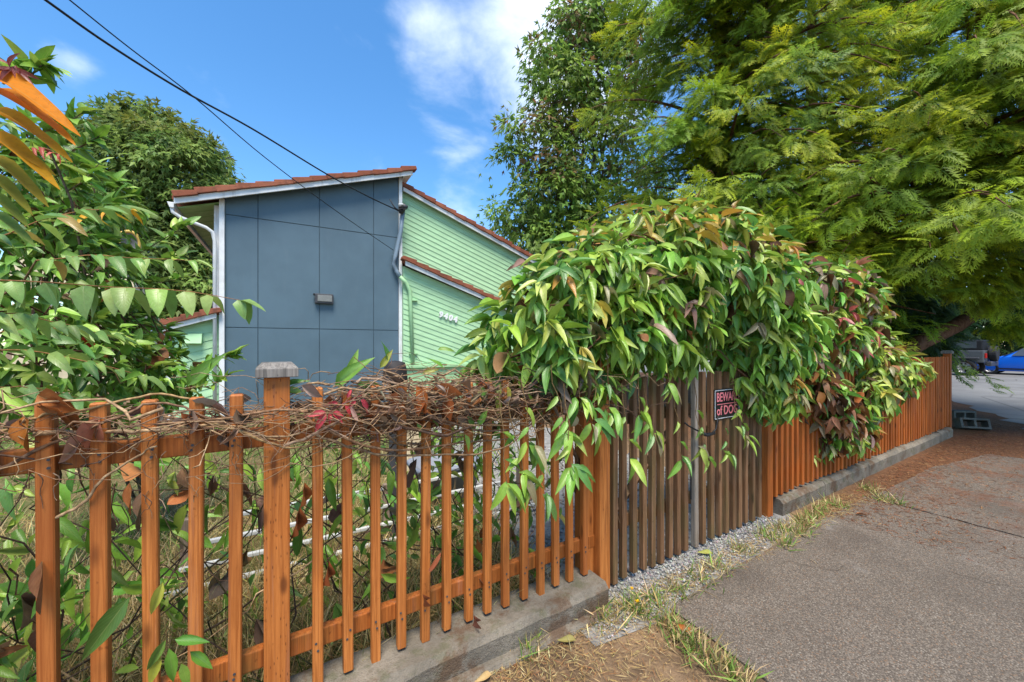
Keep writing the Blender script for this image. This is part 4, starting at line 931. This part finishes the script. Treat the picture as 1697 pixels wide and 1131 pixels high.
for k in range(12):
    q = np.array(pd(148 + random.uniform(-12, 12), 568 + random.uniform(-4, 4), 2.55)); leaf_objs('petal', OM, rf_, q[None], rng.normal(0, 1, (1, 3)), np.array([[0, -1., .3]]), np.array([.05]), np.array([.035]), np.array([(.6, .03, .015)]))

# ---- trees
def lobed():                                                   # small three-lobed leaf
    v = [(0, 0, 0), (.16, .42, .03), (0, 1, -.12), (-.16, .42, .03), (.52, .62, -.10), (-.52, .62, -.10), (.10, .30, .02), (-.10, .30, .02)]; f = [(0, 1, 2, 3), (0, 4, 1), (0, 3, 5)]
    return np.array(v), f, np.array([(.5 + p[0], p[1]) for p in v])
LOBE = [lobed()]
def limbs_tree(t, base, tips, r0, mat):
    cv = []; base = Vector(base)
    top = sum((Vector(p) for p in tips), Vector()) / len(tips); fork = base.lerp(Vector((base.x * .6 + top.x * .4, base.y * .6 + top.y * .4, top.z * .55)), .6)
    tm = MB().tube(wander(base - Vector((0, 0, .2)), fork, 8, .08), list(np.linspace(r0, r0 * .62, 9)), 10).build('trunk', mat, t, 0, True)
    for p in tips:
        MB().tube(wander(fork - Vector((0, 0, random.uniform(0, .6))), p, 8, .18), list(np.linspace(r0 * .42, r0 * .05, 9)), 6).build('limb', mat, t, 0, True)
def decid(name, label, B, clumps, per, lsize, cols, wts, base, r0, sig=.38, hi=None, group='deciduous trees behind the house'):
    t = thing(name, label, 'tree', base, group); limbs_tree(t, base, [b[0] for b in B], r0, M['bark'])
    P0, U0 = blob_points(B, clumps, (.6, 1.05)); n0 = len(P0); P = np.repeat(P0, per, 0); U = np.repeat(U0, per, 0); n = len(P)
    off = rng.normal(0, 1, (n, 3)) * np.array([sig, sig, sig * .55]); off[:, 2] -= .25 * (off[:, 0] ** 2 + off[:, 1] ** 2) / sig
    P = P + off; D = off / np.linalg.norm(off, axis=1, keepdims=True) * .7 + U * .4 + np.array([0, 0, -.45]) + rng.normal(0, .3, (n, 3)); N = U * 1.0 + np.array([0, 0, .55]) + rng.normal(0, .45, (n, 3))
    L = rng.uniform(.75, 1.2, n) * lsize; C = palette(n0, cols, wts, .14).repeat(per, 0) * rng.uniform(.8, 1.2, (n, 1))
    if hi is not None:
        pick = (P[:, 2] > hi[0]) & (rng.random(n0).repeat(per) < hi[2]); C[pick] = palette(pick.sum(), hi[1], np.ones(len(hi[1])), .2)
    o = link('crown', scatter('crown', LOBE, P, D, N, L, L * .95, C), t, M['tree_s']); o['kind'] = 'stuff'; return t
mapB = blob_list([(245, 300, 24, 105), (200, 270, 24, 80), (290, 290, 23, 80), (160, 300, 24, 70), (330, 330, 23, 55), (240, 400, 23, 110), (320, 420, 23, 60), (170, 400, 24, 90), (255, 220, 24, 48), (340, 480, 23, 60), (270, 500, 23, 80), (195, 225, 24, 40), (310, 250, 24, 40)])
decid('maple_tree', 'broad round dark green maple behind the blue tower', mapB, 1700, 46, .40, [(.17, .26, .06), (.22, .31, .07), (.13, .21, .055), (.26, .32, .08)], [3, 3, 2, 1], tuple(pd(235, HOR, 24))[:2] + (0,), .4, .36, (pd(240, 260, 24).z, [(.17, .20, .04), (.14, .17, .03)], .45))
gumB = blob_list([(925, 330, 15, 75), (900, 240, 15, 52), (860, 365, 15, 42), (940, 160, 15.5, 62), (985, 250, 15.5, 80), (905, 95, 15, 30), (960, 60, 15.5, 55), (1015, 130, 16, 70), (890, 410, 14.5, 55), (960, 400, 15, 70), (1035, 40, 16, 50), (828, 345, 15, 18), (865, 215, 15, 26), (1030, 330, 16, 80), (985, 8, 15.5, 30), (845, 255, 15, 14), (830, 410, 14.5, 22)])
decid('sweetgum_tree', 'open crowned maple with bronze top between the house and the cedars', gumB, 760, 28, .28, [(.17, .29, .055), (.23, .36, .06), (.13, .23, .05), (.29, .43, .08)], [3, 3, 2, 1.4], tuple(pd(975, HOR, 15.8))[:2] + (0,), .22, .30, (pd(900, 330, 15).z, [(.20, .13, .06), (.17, .17, .05), (.22, .13, .05)], .22))
# cedars: flat drooping sprays along branches
def spray():
    v, f, uv = [], [], []
    def tri(p, d, L, w, u0, u1):
        d = np.array(d) / np.linalg.norm(d); sd = np.array([-d[1], d[0]]); i = len(v); p = np.array(p); k = random.uniform(-.03, .03)
        for q, uu, kz in ((p + d * L * .25 + sd * w, u0, 0), (p + d * L, u1, k), (p + d * L * .15 - sd * w, u0, 0)):
            r = math.hypot(q[0], q[1]); v.append((q[0], q[1], -.30 * r * r + .25 * abs(q[0]) ** 1.5 * -1 + kz)); uv.append((.5, min(1, uu)))
        f.append((i, i + 1, i + 2))
    tri((0, 0), (0, 1), 1.0, .02, 0, 1)
    for k in range(6):
        u = .06 + .15 * k; Lb = .46 * (1 - u) ** .7 + .06
        for sg_ in (-1, 1):
            dd = np.array((sg_ * .74, .62 + .2 * random.random())); dd /= np.linalg.norm(dd); uu = u + random.uniform(-.03, .03); tri((0, uu), dd, Lb, .030, u * .5 + .05, u * .5 + .5)
            for j in range(1 if k < 5 else 0):
                t_ = .38 + .30 * j; p = (dd[0] * Lb * t_, uu + dd[1] * Lb * t_)
                for s2 in (-1, 1): tri(p, (dd[0] - s2 * dd[1] * .6, dd[1] + s2 * dd[0] * .6), Lb * (.52 - .10 * j), .030, u * .5 + .25, u * .5 + .6)
    return np.array(v), f, np.array(uv)
SPR = [spray(), spray(), spray()]
def cedar(name, label, base, height, rad, zlow, nb, per, lean=Vector((0, 0, 0)), tips=None, dirbias=None, trunk_r=.3, trunkpts=None, spr=(.28, .50), filt=None, extra=None):
    t = thing(name, label, 'tree', base, 'cedars beyond the gate'); base = Vector(base)
    tp = trunkpts or [base + lean * (k / 8) * (1 if k else 0) + Vector((0, 0, height * k / 8)) for k in range(9)]
    MB().tube(tp, list(np.linspace(trunk_r, .04, len(tp))), 10).build('trunk', M['cedarbark'], t, 0, True)
    P, D, N, C, T, Ls = [], [], [], [], [], []; cv = []
    for b in range(nb):
        h = zlow + (height - zlow) * (random.random() ** 1.15); k = h / height * (len(tp) - 1); i = int(min(k, len(tp) - 2)); c = tp[i].lerp(tp[i + 1], k - i); c = Vector((c.x, c.y, h))
        an = random.uniform(0, 2 * math.pi)
        if dirbias is not None and random.random() < .72: an = dirbias + random.gauss(0, .75)
        r = rad * (1 - (h / height) ** 2.2 * .75) * random.uniform(.62, 1.12); dr = Vector((math.cos(an), math.sin(an), 0)); lift = random.uniform(-.05, .28); drp = random.uniform(.12, .5)
        path = [c + dr * r * s + Vector((0, 0, r * (lift * s - drp * s * s * s))) for s in np.linspace(0, 1, 9)]
        if filt is not None and not filt(np.array([tuple(path[-1] - Vector((0, 0, .25)))]))[0]: continue
        cv.append((path, .05 * r / 4 + .012, .006, (.13, .075, .05)))
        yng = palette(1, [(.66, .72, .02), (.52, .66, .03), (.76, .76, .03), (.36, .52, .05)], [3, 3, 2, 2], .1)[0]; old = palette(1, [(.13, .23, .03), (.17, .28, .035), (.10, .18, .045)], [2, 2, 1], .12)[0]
        sd_ = Vector((-dr.y, dr.x, 0))
        for j in range(per):
            s = 1 - random.random() ** 1.35 * .75; kk = s * 8; ii = int(min(kk, 7)); p = path[ii].lerp(path[ii + 1], kk - ii)
            wdt = r * .26 * (1.15 - s) + .12; o_ = random.uniform(-1, 1) * wdt
            p = p + sd_ * o_ + Vector((0, 0, -abs(o_) * .35 - random.random() * .30))
            d = dr * random.uniform(.25, .9) + sd_ * (o_ / wdt * .7 + random.gauss(0, .25)) + Vector((0, 0, -random.uniform(-.4, .85)))
            P.append(p); D.append(d); N.append(Vector((0, 0, 1)) + dr * random.uniform(.3, 1.0) + Vector(rng.normal(0, .25, 3))); Ls.append(random.uniform(*spr))
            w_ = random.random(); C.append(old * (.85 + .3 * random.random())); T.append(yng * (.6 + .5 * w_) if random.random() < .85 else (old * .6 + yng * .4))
    P, D, N, C, T, Ls = map(np.array, (P, D, N, C, T, Ls))
    if filt is not None: m = filt(P); P, D, N, C, T, Ls = (q[m] for q in (P, D, N, C, T, Ls))
    if extra is not None:
        Pe, Ue = blob_points(blob_list(extra), 1500, (.3, 1.1), (1, 1, .6)); k = len(Pe); yy = palette(k, [(.58, .66, .025), (.42, .54, .04)], [1, 1])
        P = np.concatenate([P, Pe]); D = np.concatenate([D, Ue * .6 + np.array([-.3, -.5, -.45]) + rng.normal(0, .3, (k, 3))]); N = np.concatenate([N, Ue * .4 + np.array([-.2, -.4, 1.0]) + rng.normal(0, .25, (k, 3))]); C = np.concatenate([C, palette(k, [(.16, .25, .04)], [1])]); T = np.concatenate([T, yy]); Ls = np.concatenate([Ls, rng.uniform(.22, .42, k)])
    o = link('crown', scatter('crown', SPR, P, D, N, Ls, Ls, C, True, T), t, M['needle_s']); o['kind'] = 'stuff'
    o = link('branch', stems_mesh('branch', cv, M['cedarbark']), t); o['kind'] = 'stuff'
    return t
def proj(P):
    Q = P - CAMP; X = Q[:, 0] * C30 - Q[:, 1] * S30; Z = Q[:, 0] * S30 + Q[:, 1] * C30
    return X, Z
toC = math.atan2(-.75, -.66)
cedar('cedar_tree', 'tall yellow green cedar standing behind the vine arch', tuple(pd(1195, HOR, 10.5))[:2] + (0,), 17.5, 4.1, 2.6, 320, 60, dirbias=math.atan2(-.8, -.6))
bB = pd(1500, HOR, 8.2); lim = [Vector((bB.x, bB.y, -.2)), pd(1503, 585, 8.2), pd(1528, 566, 8.2), pd(1585, 540, 8.25), pd(1645, 500, 8.4), pd(1690, 420, 8.8), pd(1700, 250, 9.2), pd(1690, 0, 9.4), pd(1690, -250, 9.4)]
cedar('cedar_tree', 'massive leaning cedar overhanging the end of the fence', (bB.x, bB.y, 0), 17.0, 4.2, 3.4, 320, 60, trunkpts=lim, dirbias=math.atan2(-.75, -.66), trunk_r=.2, filt=lambda P: P[:, 2] > 2.25 + .45 * rng.random(len(P)), extra=[(1600, 462, 7.4, 42), (1665, 488, 7.4, 46), (1700, 535, 7.8, 40), (1550, 440, 7.6, 46), (1490, 430, 7.9, 50), (1640, 430, 7.4, 50), (1700, 440, 7.3, 50), (1430, 420, 8.2, 46)])
cedar('cedar_tree', 'dark shaded cedar filling the gap behind the leaning trunk', tuple(pd(1345, HOR, 13))[:2] + (0,), 18, 3.9, .9, 170, 56, dirbias=math.atan2(-.9, -.1), filt=lambda P: (P[:, 0] < 14.4) | (P[:, 2] > 3.8))
# evergreen hedge across the street
hg = thing('evergreen_hedge', 'dark evergreen hedge across the street behind the parked cars', 'hedge', (50, 8, 0))
hB = [(np.array([50 + random.uniform(-.5, .5), y * 1.9, z]), 2.0) for y in range(-8, 18) for z in (1.4, 3.8, 6.2)]
Ph, Uh = blob_points(hB, 6500, (.5, 1.05)); n = len(Ph); L = rng.uniform(1.7, 2.8, n)
o = link('foliage', scatter('foliage', SPR[:1], Ph, Uh + np.array([0, 0, -.5]) + rng.normal(0, .3, (n, 3)), Uh + np.array([0, 0, .6]), L, L, palette(n, [(.05, .10, .025), (.07, .13, .03)], [1, 1])), hg, M['needle_s']); o['kind'] = 'stuff'
MB().box((50, 8, 3.2), (.3, .3, 6.4)).build('trunk', M['bark'], hg)

es = thing('evergreen_shrub', 'dark evergreen shrub under the leaning trunk behind the fence end', 'shrub', tuple(pd(1500, HOR, 9.6))[:2] + (0,))
eB = blob_list([(1500, 560, 9.4, 42), (1548, 560, 9.5, 30), (1455, 555, 9.4, 45), (1480, 500, 10.2, 52), (1530, 505, 10.4, 44), (1430, 500, 10, 50), (1560, 535, 10.2, 28)])
Pe, Ue = blob_points(eB, 2600, (.45, 1.08)); n = len(Pe); L = rng.uniform(.25, .45, n)
o = link('foliage', scatter('foliage', SPR, Pe, Ue + np.array([0, 0, -.5]) + rng.normal(0, .4, (n, 3)), Ue + np.array([0, 0, .5]), L, L, palette(n, [(.07, .13, .03), (.10, .17, .035), (.05, .10, .03)], [2, 1, 2])), es, M['needle_s']); o['kind'] = 'stuff'
o = link('stem', stems_mesh('stem', [(wander((es.location.x, es.location.y, 0), b_[0], 6, .1), .05, .015, (.12, .08, .05)) for b_ in eB], M['stem']), es); o['kind'] = 'stuff'

# ================================================================== CARS
M['bluecar'] = m_plain('blue_car_paint', (.006, .11, .55), .22, .03, 1, 0, .6); M['glass'] = m_plain('car_glass', (.05, .06, .07), .08, .05, 1, 0, .6)
M['tyre'] = m_plain('tyre_rubber', (.022, .022, .023), .8, .2); M['rim'] = m_plain('alloy_rim', (.30, .30, .31), .35, .1, metal=.8); M['jeep'] = m_plain('dark_grey_car_paint', (.075, .08, .085), .3, .05, 1, 0, .5); M['redlamp'] = m_plain('red_lamp', (.45, .02, .015), .25, .05)
def wheel(parent, c, r, w, spokes=5):
    c = Vector(c)                                              # axle along x
    m = MB(); prof = [(-w / 2, r * .62), (-w / 2, r * .92), (-w * .36, r), (w * .36, r), (w / 2, r * .92), (w / 2, r * .62)]; n = 24
    for k in range(n):
        an = 2 * math.pi * k / n
        for x, q in prof: m.v.append(c + Vector((x, q * math.cos(an), q * math.sin(an))))
    for k in range(n):
        for j in range(6): m.f.append([k * 6 + j, ((k + 1) % n) * 6 + j, ((k + 1) % n) * 6 + (j + 1) % 6, k * 6 + (j + 1) % 6])
    t = m.build('tyre', M['tyre'], parent, 0, True)
    m = MB()
    for k in range(spokes):
        an = 2 * math.pi * k / spokes; d = Vector((0, math.cos(an), math.sin(an))); s = Vector((0, -d.z, d.y))
        m.prism([c + Vector((-w * .42, 0, 0)) + s * r * .10, c + Vector((-w * .42, 0, 0)) + d * r * .6 + s * r * .06, c + Vector((-w * .42, 0, 0)) + d * r * .6 - s * r * .06, c + Vector((-w * .42, 0, 0)) - s * r * .10], (w * .2, 0, 0))
    ring = [c + Vector((-w * .40, r * .60 * math.cos(a), r * .60 * math.sin(a))) for a in np.linspace(0, 2 * math.pi, 25)]; m.tube(ring, r * .05, 6)
    m.build('rim', M['rim'], t)
def loft(secs):                                                # list of closed cross sections of equal length
    m = MB(); n = len(secs[0])
    for s in secs: m.v += [Vector(p) for p in s]
    for i in range(len(secs) - 1):
        for j in range(n): m.f.append([i * n + j, i * n + (j + 1) % n, (i + 1) * n + (j + 1) % n, (i + 1) * n + j])
    m.f.append(list(range(n))[::-1]); m.f.append([(len(secs) - 1) * n + j for j in range(n)]); return m
bc = thing('parked_car', 'bright blue sedan parked across the street beside the hedge', 'car', (43.3, 5, .01))
def bsec(y, zb, zbelt, ztop, w, wt): x = 43.3; return [(x - w, y, zb), (x - w * 1.02, y, (zb + zbelt) / 2), (x - w * .97, y, zbelt), (x - wt, y, ztop), (x + wt, y, ztop), (x + w * .97, y, zbelt), (x + w * 1.02, y, (zb + zbelt) / 2), (x + w, y, zb)]
yv = 7.25
loft([bsec(yv - d, zb, zbelt, zt, w, wt) for d, zb, zbelt, zt, w, wt in ((0, .35, .60, .62, .62, .55), (.12, .24, .70, .74, .80, .7), (.5, .2, .80, .83, .88, .75), (1.2, .2, .92, .95, .9, .78), (1.25, .2, .92, .98, .9, .76), (1.95, .2, .95, 1.40, .9, .58), (2.7, .2, .97, 1.46, .9, .56), (3.4, .2, .98, 1.40, .9, .57), (4.05, .22, .98, 1.08, .88, .66), (4.4, .26, .94, 1.0, .82, .66), (4.5, .4, .8, .82, .72, .6))]).build('body', M['bluecar'], bc, .02, True)
for (ya, yb2, za, zb2) in ((1.55, 2.45, 1.0, 1.36), (2.55, 3.5, 1.0, 1.36)):
    x = 43.3
    MB().prism([(x - .895, yv - ya, 1.0), (x - .895, yv - yb2, 1.0), (x - .625, yv - yb2 + .08, 1.37), (x - .625, yv - ya - .3 * (ya < 2), 1.37)], (.01, 0, .0)).build('side_window', M['glass'], bc)
    MB().box((x - .915, yv - yb2 + .18, .88), (.03, .2, .035)).build('door_handle', M['bluecar'], bc, .008)
MB().prism([(43.3 - .9, yv - 1.3, .985), (43.3 + .9, yv - 1.3, .985), (43.3 + .56, yv - 1.98, 1.405), (43.3 - .56, yv - 1.98, 1.405)], (0, .012, .012)).build('windscreen', M['glass'], bc)
MB().box((43.3 - .82, yv - .35, .66), (.06, .3, .12)).build('headlight', M['lens'], bc, .02); MB().box((43.3 + .82, yv - .35, .66), (.06, .3, .12)).build('headlight', M['lens'], bc, .02)
MB().box((43.3 - .92, yv - 2.25, .32), (.05, 2.4, .06)).build('sill_trim', M['black'], bc)
for x in (42.5, 44.1):
    for d in (.85, 3.5): wheel(bc, (x, yv - d, .335), .325, .22)
jp = thing('parked_car', 'dark grey off-road car with rear spare tyre parked across the street', 'car', (38.85, 8.2, .01))
jx = 38.85
MB().box((jx, 8.35, .98), (1.55, 3.4, .62)).build('body', M['jeep'], jp, .06)
MB().box((jx, 7.85, 1.54), (1.48, 2.3, .52)).build('hardtop', M['black'], jp, .07)
MB().box((jx, 6.52, .62), (1.5, .16, .22)).build('bumper', M['darkgrey'], jp, .03); MB().box((jx, 10.2, .62), (1.5, .16, .22)).build('bumper', M['darkgrey'], jp, .03)
for y in (7.3, 9.6):
    for s in (-1, 1):
        wheel(jp, (jx + s * .80, y, .425), .42, .28, 8); MB().box((jx + s * .84, y, .90), (.26, 1.0, .07)).build('fender', M['darkgrey'], jp, .03)
for s in (-1, 1): MB().box((jx + s * .68, 6.62, 1.02), (.14, .06, .24)).build('tail_light', M['redlamp'], jp, .01)
MB().tube([(jx + .12, 6.62, 1.12), (jx + .12, 6.36, 1.12)], .38, 24).build('spare_tyre', M['tyre'], jp, .04)
for s in (-1, 1): MB().box((jx + s * .752, 7.5, 1.56), (.012, 1.2, .34)).build('side_window', M['glass'], jp)

# ================================================================== YARD THINGS AND GROUND COVER
we = thing('garden_edging', 'low white slatted edging in the straw behind the orange pickets', 'edging', (.7, 3.0, 0))
for k, z in enumerate((.07, .19, .32, .45)):
    MB().box((.65, 3.0 + .02 * k, z), (2.7 - .25 * k, .03, .026)).build('slat', M['whitem'], we, .006)
for x in (-.55, .65, 1.85): MB().box((x, 3.062, .23), (.05, .05, .5)).build('stake', M['oldfence'], we, .004)
tb = thing('plastic_tub', 'grey plastic tub standing in the yard behind the white edging', 'tub', (1.3, 3.55, 0))
m = MB()
for k in range(16): an = 2 * math.pi * k / 16; sx = abs(math.cos(an)) ** .5 * math.copysign(1, math.cos(an)); sy = abs(math.sin(an)) ** .5 * math.copysign(1, math.sin(an)); m.v += [Vector((1.3 + .25 * sx, 3.55 + .19 * sy, .01)), Vector((1.3 + .31 * sx, 3.55 + .24 * sy, .40)), Vector((1.3 + .335 * sx, 3.55 + .265 * sy, .40)), Vector((1.3 + .335 * sx, 3.55 + .265 * sy, .44)), Vector((1.3 + .30 * sx, 3.55 + .23 * sy, .44)), Vector((1.3 + .24 * sx, 3.55 + .18 * sy, .04))]
for k in range(16):
    for j in range(5): m.f.append([k * 6 + j, ((k + 1) % 16) * 6 + j, ((k + 1) % 16) * 6 + j + 1, k * 6 + j + 1])
m.f.append([k * 6 for k in range(16)]); m.f.append([k * 6 + 5 for k in range(16)])
M['tub'] = m_plain('grey_plastic', (.20, .22, .26), .5, .12); m.build('tub_shell', M['tub'], tb, 0, True)
M['ply'] = m_wood('bare_board', (.50, .40, .24), (.60, .5, .33), (.38, .28, .16))
bd = link('leaning_board', MB().box((0, 0, .42), (.30, .02, .85)).mesh('leaning_board', .003), None, M['ply'], Matrix.Translation((1.15, 3.95, 0)) @ Matrix.Rotation(R(-9), 4, 'X')); tag(bd, 'pale bare board leaning upright behind the grey tub', 'board')
pc2 = thing('covered_post', 'black hooded cap poking above the dried vine before the tower', 'post', tuple(pd(655, HOR, 3.0))[:2] + (0,))
q = pd(655, 612, 3.0); MB().tube([(q.x, q.y, 0), (q.x, q.y, q.z - .05)], .05, 8).build('pole', M['darkgrey'], pc2)
MB().tube([q + Vector((0, 0, -.10)), q + Vector((0, 0, -.07)), q + Vector((0, 0, .0)), q + Vector((0, 0, .05)), q + Vector((0, 0, .065))], [.10, .095, .088, .075, .02], 12).build('hood', m_plain('black_cloth', (.03, .026, .026), .7, .3, 20), pc2, 0, True)
BLADE = [leaf_template('lance', 2, 0, .35), leaf_template('lance', 3, 0, .8), leaf_template('lance', 2, 0, .08)]
def blades(name, P, L, cols, wts, lean=.5, w=.0045, parent=None, flat=False):
    n = len(P); D = rng.normal(0, lean, (n, 3)); D[:, 2] = rng.normal(0, .06, n) if flat else np.abs(rng.normal(1, .25, n)); N = rng.normal(0, 1, (n, 3))
    if flat: N = N * .3 + np.array([0, 0, 1])
    me = scatter(name, BLADE if not flat else BLADE[2:], P, D, N, L, np.full(n, w) * rng.uniform(.6, 1.5, n), palette(n, cols, wts)); o = link(name, me, parent, M['grass_s']); o['kind'] = 'stuff'; return o
STRAW = [(.50, .38, .17), (.42, .30, .12), (.60, .48, .25), (.30, .20, .09)]; GR = [(.14, .24, .04), (.20, .30, .06), (.10, .18, .03)]
n = 18000; x = rng.uniform(-2.6, 1.45, n); y = 1.9 + np.abs(rng.normal(0, 1.5, n)); P = np.stack([x, y, np.full(n, .0)], 1)
tag(blades('dry_grass', P, rng.uniform(.10, .34, n), STRAW + GR, [4, 3, 3, 2, .7, .5, .5], .75, .0055), 'matted dry straw grass covering the yard behind the fence', 'grass')
n = 4500; x = rng.uniform(-4, 3.0, n); y = rng.uniform(3.4, 9.5, n); P = np.stack([x, y, np.full(n, .0)], 1)
tag(blades('lawn_grass', P, rng.uniform(.08, .2, n), GR + STRAW[:1], [3, 3, 2, 1], .6, .016), 'green lawn grass in the yard towards the house', 'grass')
def tufts(cs, per, sig): c = np.array(cs).repeat(per, 0); return np.stack([c[:, 0] + rng.normal(0, sig, len(c)), c[:, 1] + rng.normal(0, sig, len(c)), np.zeros(len(c)) + .002], 1)
cs = [tuple(pz(px, py))[:2] for px, py in ((930, 1000), (950, 1010), (975, 1012), (1000, 1030), (905, 1010), (1045, 1010), (1060, 1020), (1090, 1000), (1130, 1060), (1150, 1080), (1110, 1040), (1190, 1110), (1215, 1125), (880, 1080), (1125, 985), (1160, 965), (1190, 945), (1230, 915), (1270, 890), (1300, 880), (1320, 885), (1345, 862), (1330, 870), (1360, 850), (1300, 905), (1460, 830), (1480, 835), (1440, 815), (1385, 840))]
P = tufts(cs, 85, .045); n = len(P)
tag(blades('weed_tufts', P, rng.uniform(.035, .13, n), GR + STRAW[:3], [1.6, 2, .8, 2.2, 1.6, 1.6], .7, .0065), 'small grass tufts along the kerb foot and pavement edges', 'grass')
px_ = rng.uniform(.1, 5, 11000); P = np.stack([px_, yf(px_) - .10 - np.abs(rng.normal(0, .30, 11000)), np.full(11000, .016)], 1); P = P[(P[:, 0] < 1.9) | (P[:, 1] > 1.52 )]; n = len(P)
tag(blades('straw_litter', P, rng.uniform(.015, .075, n), STRAW + [(.30, .13, .05)], [2, 3, 1, 3, 2], 1, .0028, None, True), 'scattered dry straw lying on the bare strip below the fence', 'litter')
n = 10000; x = rng.uniform(4.2, 12, n); P = np.stack([x, yf(x) - .12 - np.abs(rng.normal(0, .55, n)), np.full(n, .016)], 1)
tag(blades('needle_litter', P, rng.uniform(.02, .09, n), [(.26, .10, .04), (.18, .07, .03), (.36, .2, .09), (.12, .05, .025)], [3, 3, 1, 2], 1, .005, None, True), 'rust brown cedar needles strewn over pavement beside the mossy kerb', 'litter')
# gravel
ico = bmesh.new(); bmesh.ops.create_icosphere(ico, subdivisions=1, radius=.5); iv = np.array([tuple(v.co) for v in ico.verts]); ifc = [tuple(v.index for v in f.verts) for f in ico.faces]; ico.free()
PEB = [(iv * np.array([1, 1, .7]) * (1 + rng.normal(0, .12, (len(iv), 1))), ifc, np.zeros((len(iv), 2))) for _ in range(3)]
n = 5200; x = rng.uniform(1.45, 3.75, n); y0 = np.interp(x, [1.4, 1.95, 3.7], [1.50, 1.50, 1.62]); P = np.stack([x, y0 + rng.random(n) ** .8 * (yf(x) + .1 - y0), rng.uniform(.004, .014, n)], 1)
n2 = 3500; x = rng.uniform(1.4, 4.2, n2); P2 = np.stack([x, rng.uniform(1.85, 4.8, n2), rng.uniform(.004, .012, n2)], 1)
P = np.concatenate([P, P2]); L = np.concatenate([rng.uniform(.008, .020, n), rng.uniform(.014, .035, n2)]); D = unit(len(P)) * np.array([1, 1, .3]); 
o = link('gravel', scatter('gravel', PEB, P, D, np.tile(np.array([0, 0, 1.]), (len(P), 1)) + rng.normal(0, .2, P.shape), L, L * .85, palette(len(P), [(.30, .29, .27), (.20, .20, .20), (.40, .38, .34), (.26, .22, .18), (.14, .14, .145)], [3, 3, 2, 1.5, 2]), False), None, M['pebble_s']); tag(o, 'loose grey gravel under and behind the gate', 'gravel', None, 'stuff')
# dandelions
for px, py, lb in ((1047, 976, 'yellow dandelion growing in the gravel closest to the gate'), (1056, 997, 'yellow dandelion growing at the edge between gravel and weeds')):
    q = pz(px, py + 26, .0); d = thing('dandelion', lb, 'flower', tuple(q), 'dandelions by the gate'); top = pd(px, py, (q - Vector((0, 0, EYE))).dot(Vector((S30, C30, 0))))
    link('stalk', stems_mesh('stalk', [(wander(q, top, 4, .004), .0012, .001, (.14, .2, .05))], M['stem']), d)
    n = 26; an = rng.uniform(0, 6.3, n); D = np.stack([np.cos(an), np.sin(an), rng.uniform(.1, 1.2, n)], 1); me = scatter('flower_head', BLADE[2:], np.tile(np.array(top), (n, 1)), D, np.tile(np.array([0, 0, 1.]), (n, 1)) + .1, np.full(n, .014), np.full(n, .005), palette(n, [(.80, .48, .01)], [1], .08)); link('flower_head', me, d, M['grass_s'])
# fallen leaves
for px, py, L, an, c, lb in ((1148, 1052, .10, .3, (.42, .13, .03), 'curled rust orange fallen leaf on the bare soil near the pavement corner'), (1122, 1045, .08, 2.2, (.36, .27, .12), 'pale tan fallen leaf standing at the pavement corner'), (955, 1062, .10, 1.1, (.24, .20, .06), 'olive fallen leaf among the weeds below the kerb'), (815, 1118, .09, 1.6, (.45, .3, .13), 'buff folded fallen leaf on the soil below the kerb end'), (1182, 919, .11, .9, (.30, .30, .06), 'yellow green fallen leaf on the gravel below the gate'), (1418, 852, .09, 3.4, (.36, .15, .07), 'long brown fallen leaf beside the mossy kerb weeds')):
    q = pz(px, py, .02); m = Matrix.Translation(q) @ Matrix.Rotation(an, 4, 'Z') @ Matrix.Rotation(R(12), 4, 'X') @ Matrix.Diagonal((L * .4, L, L * .3, 1)); o = link('fallen_leaf', DM[0], None, None, m); o.color = (*c, 1); tag(o, lb, 'leaf', 'fallen leaves on the ground')
# nail heads on the near pickets
nm = MB().tube([(0, 0, 0), (0, -.0025, 0)], .0048, 6).mesh('nail'); nm.materials.append(M['darkgrey'])
for px in pxl:
    x = fx(px)
    for z in (1.172, 1.198, .305, .335): link('nail', nm, fa, None, Matrix.Translation((x + random.uniform(-.008, .008), yf(x) - .001, z + random.uniform(-.006, .006))))
bc.location = (33.0, 3.65, .01); jp.location = (30.2, 6.35, .01)
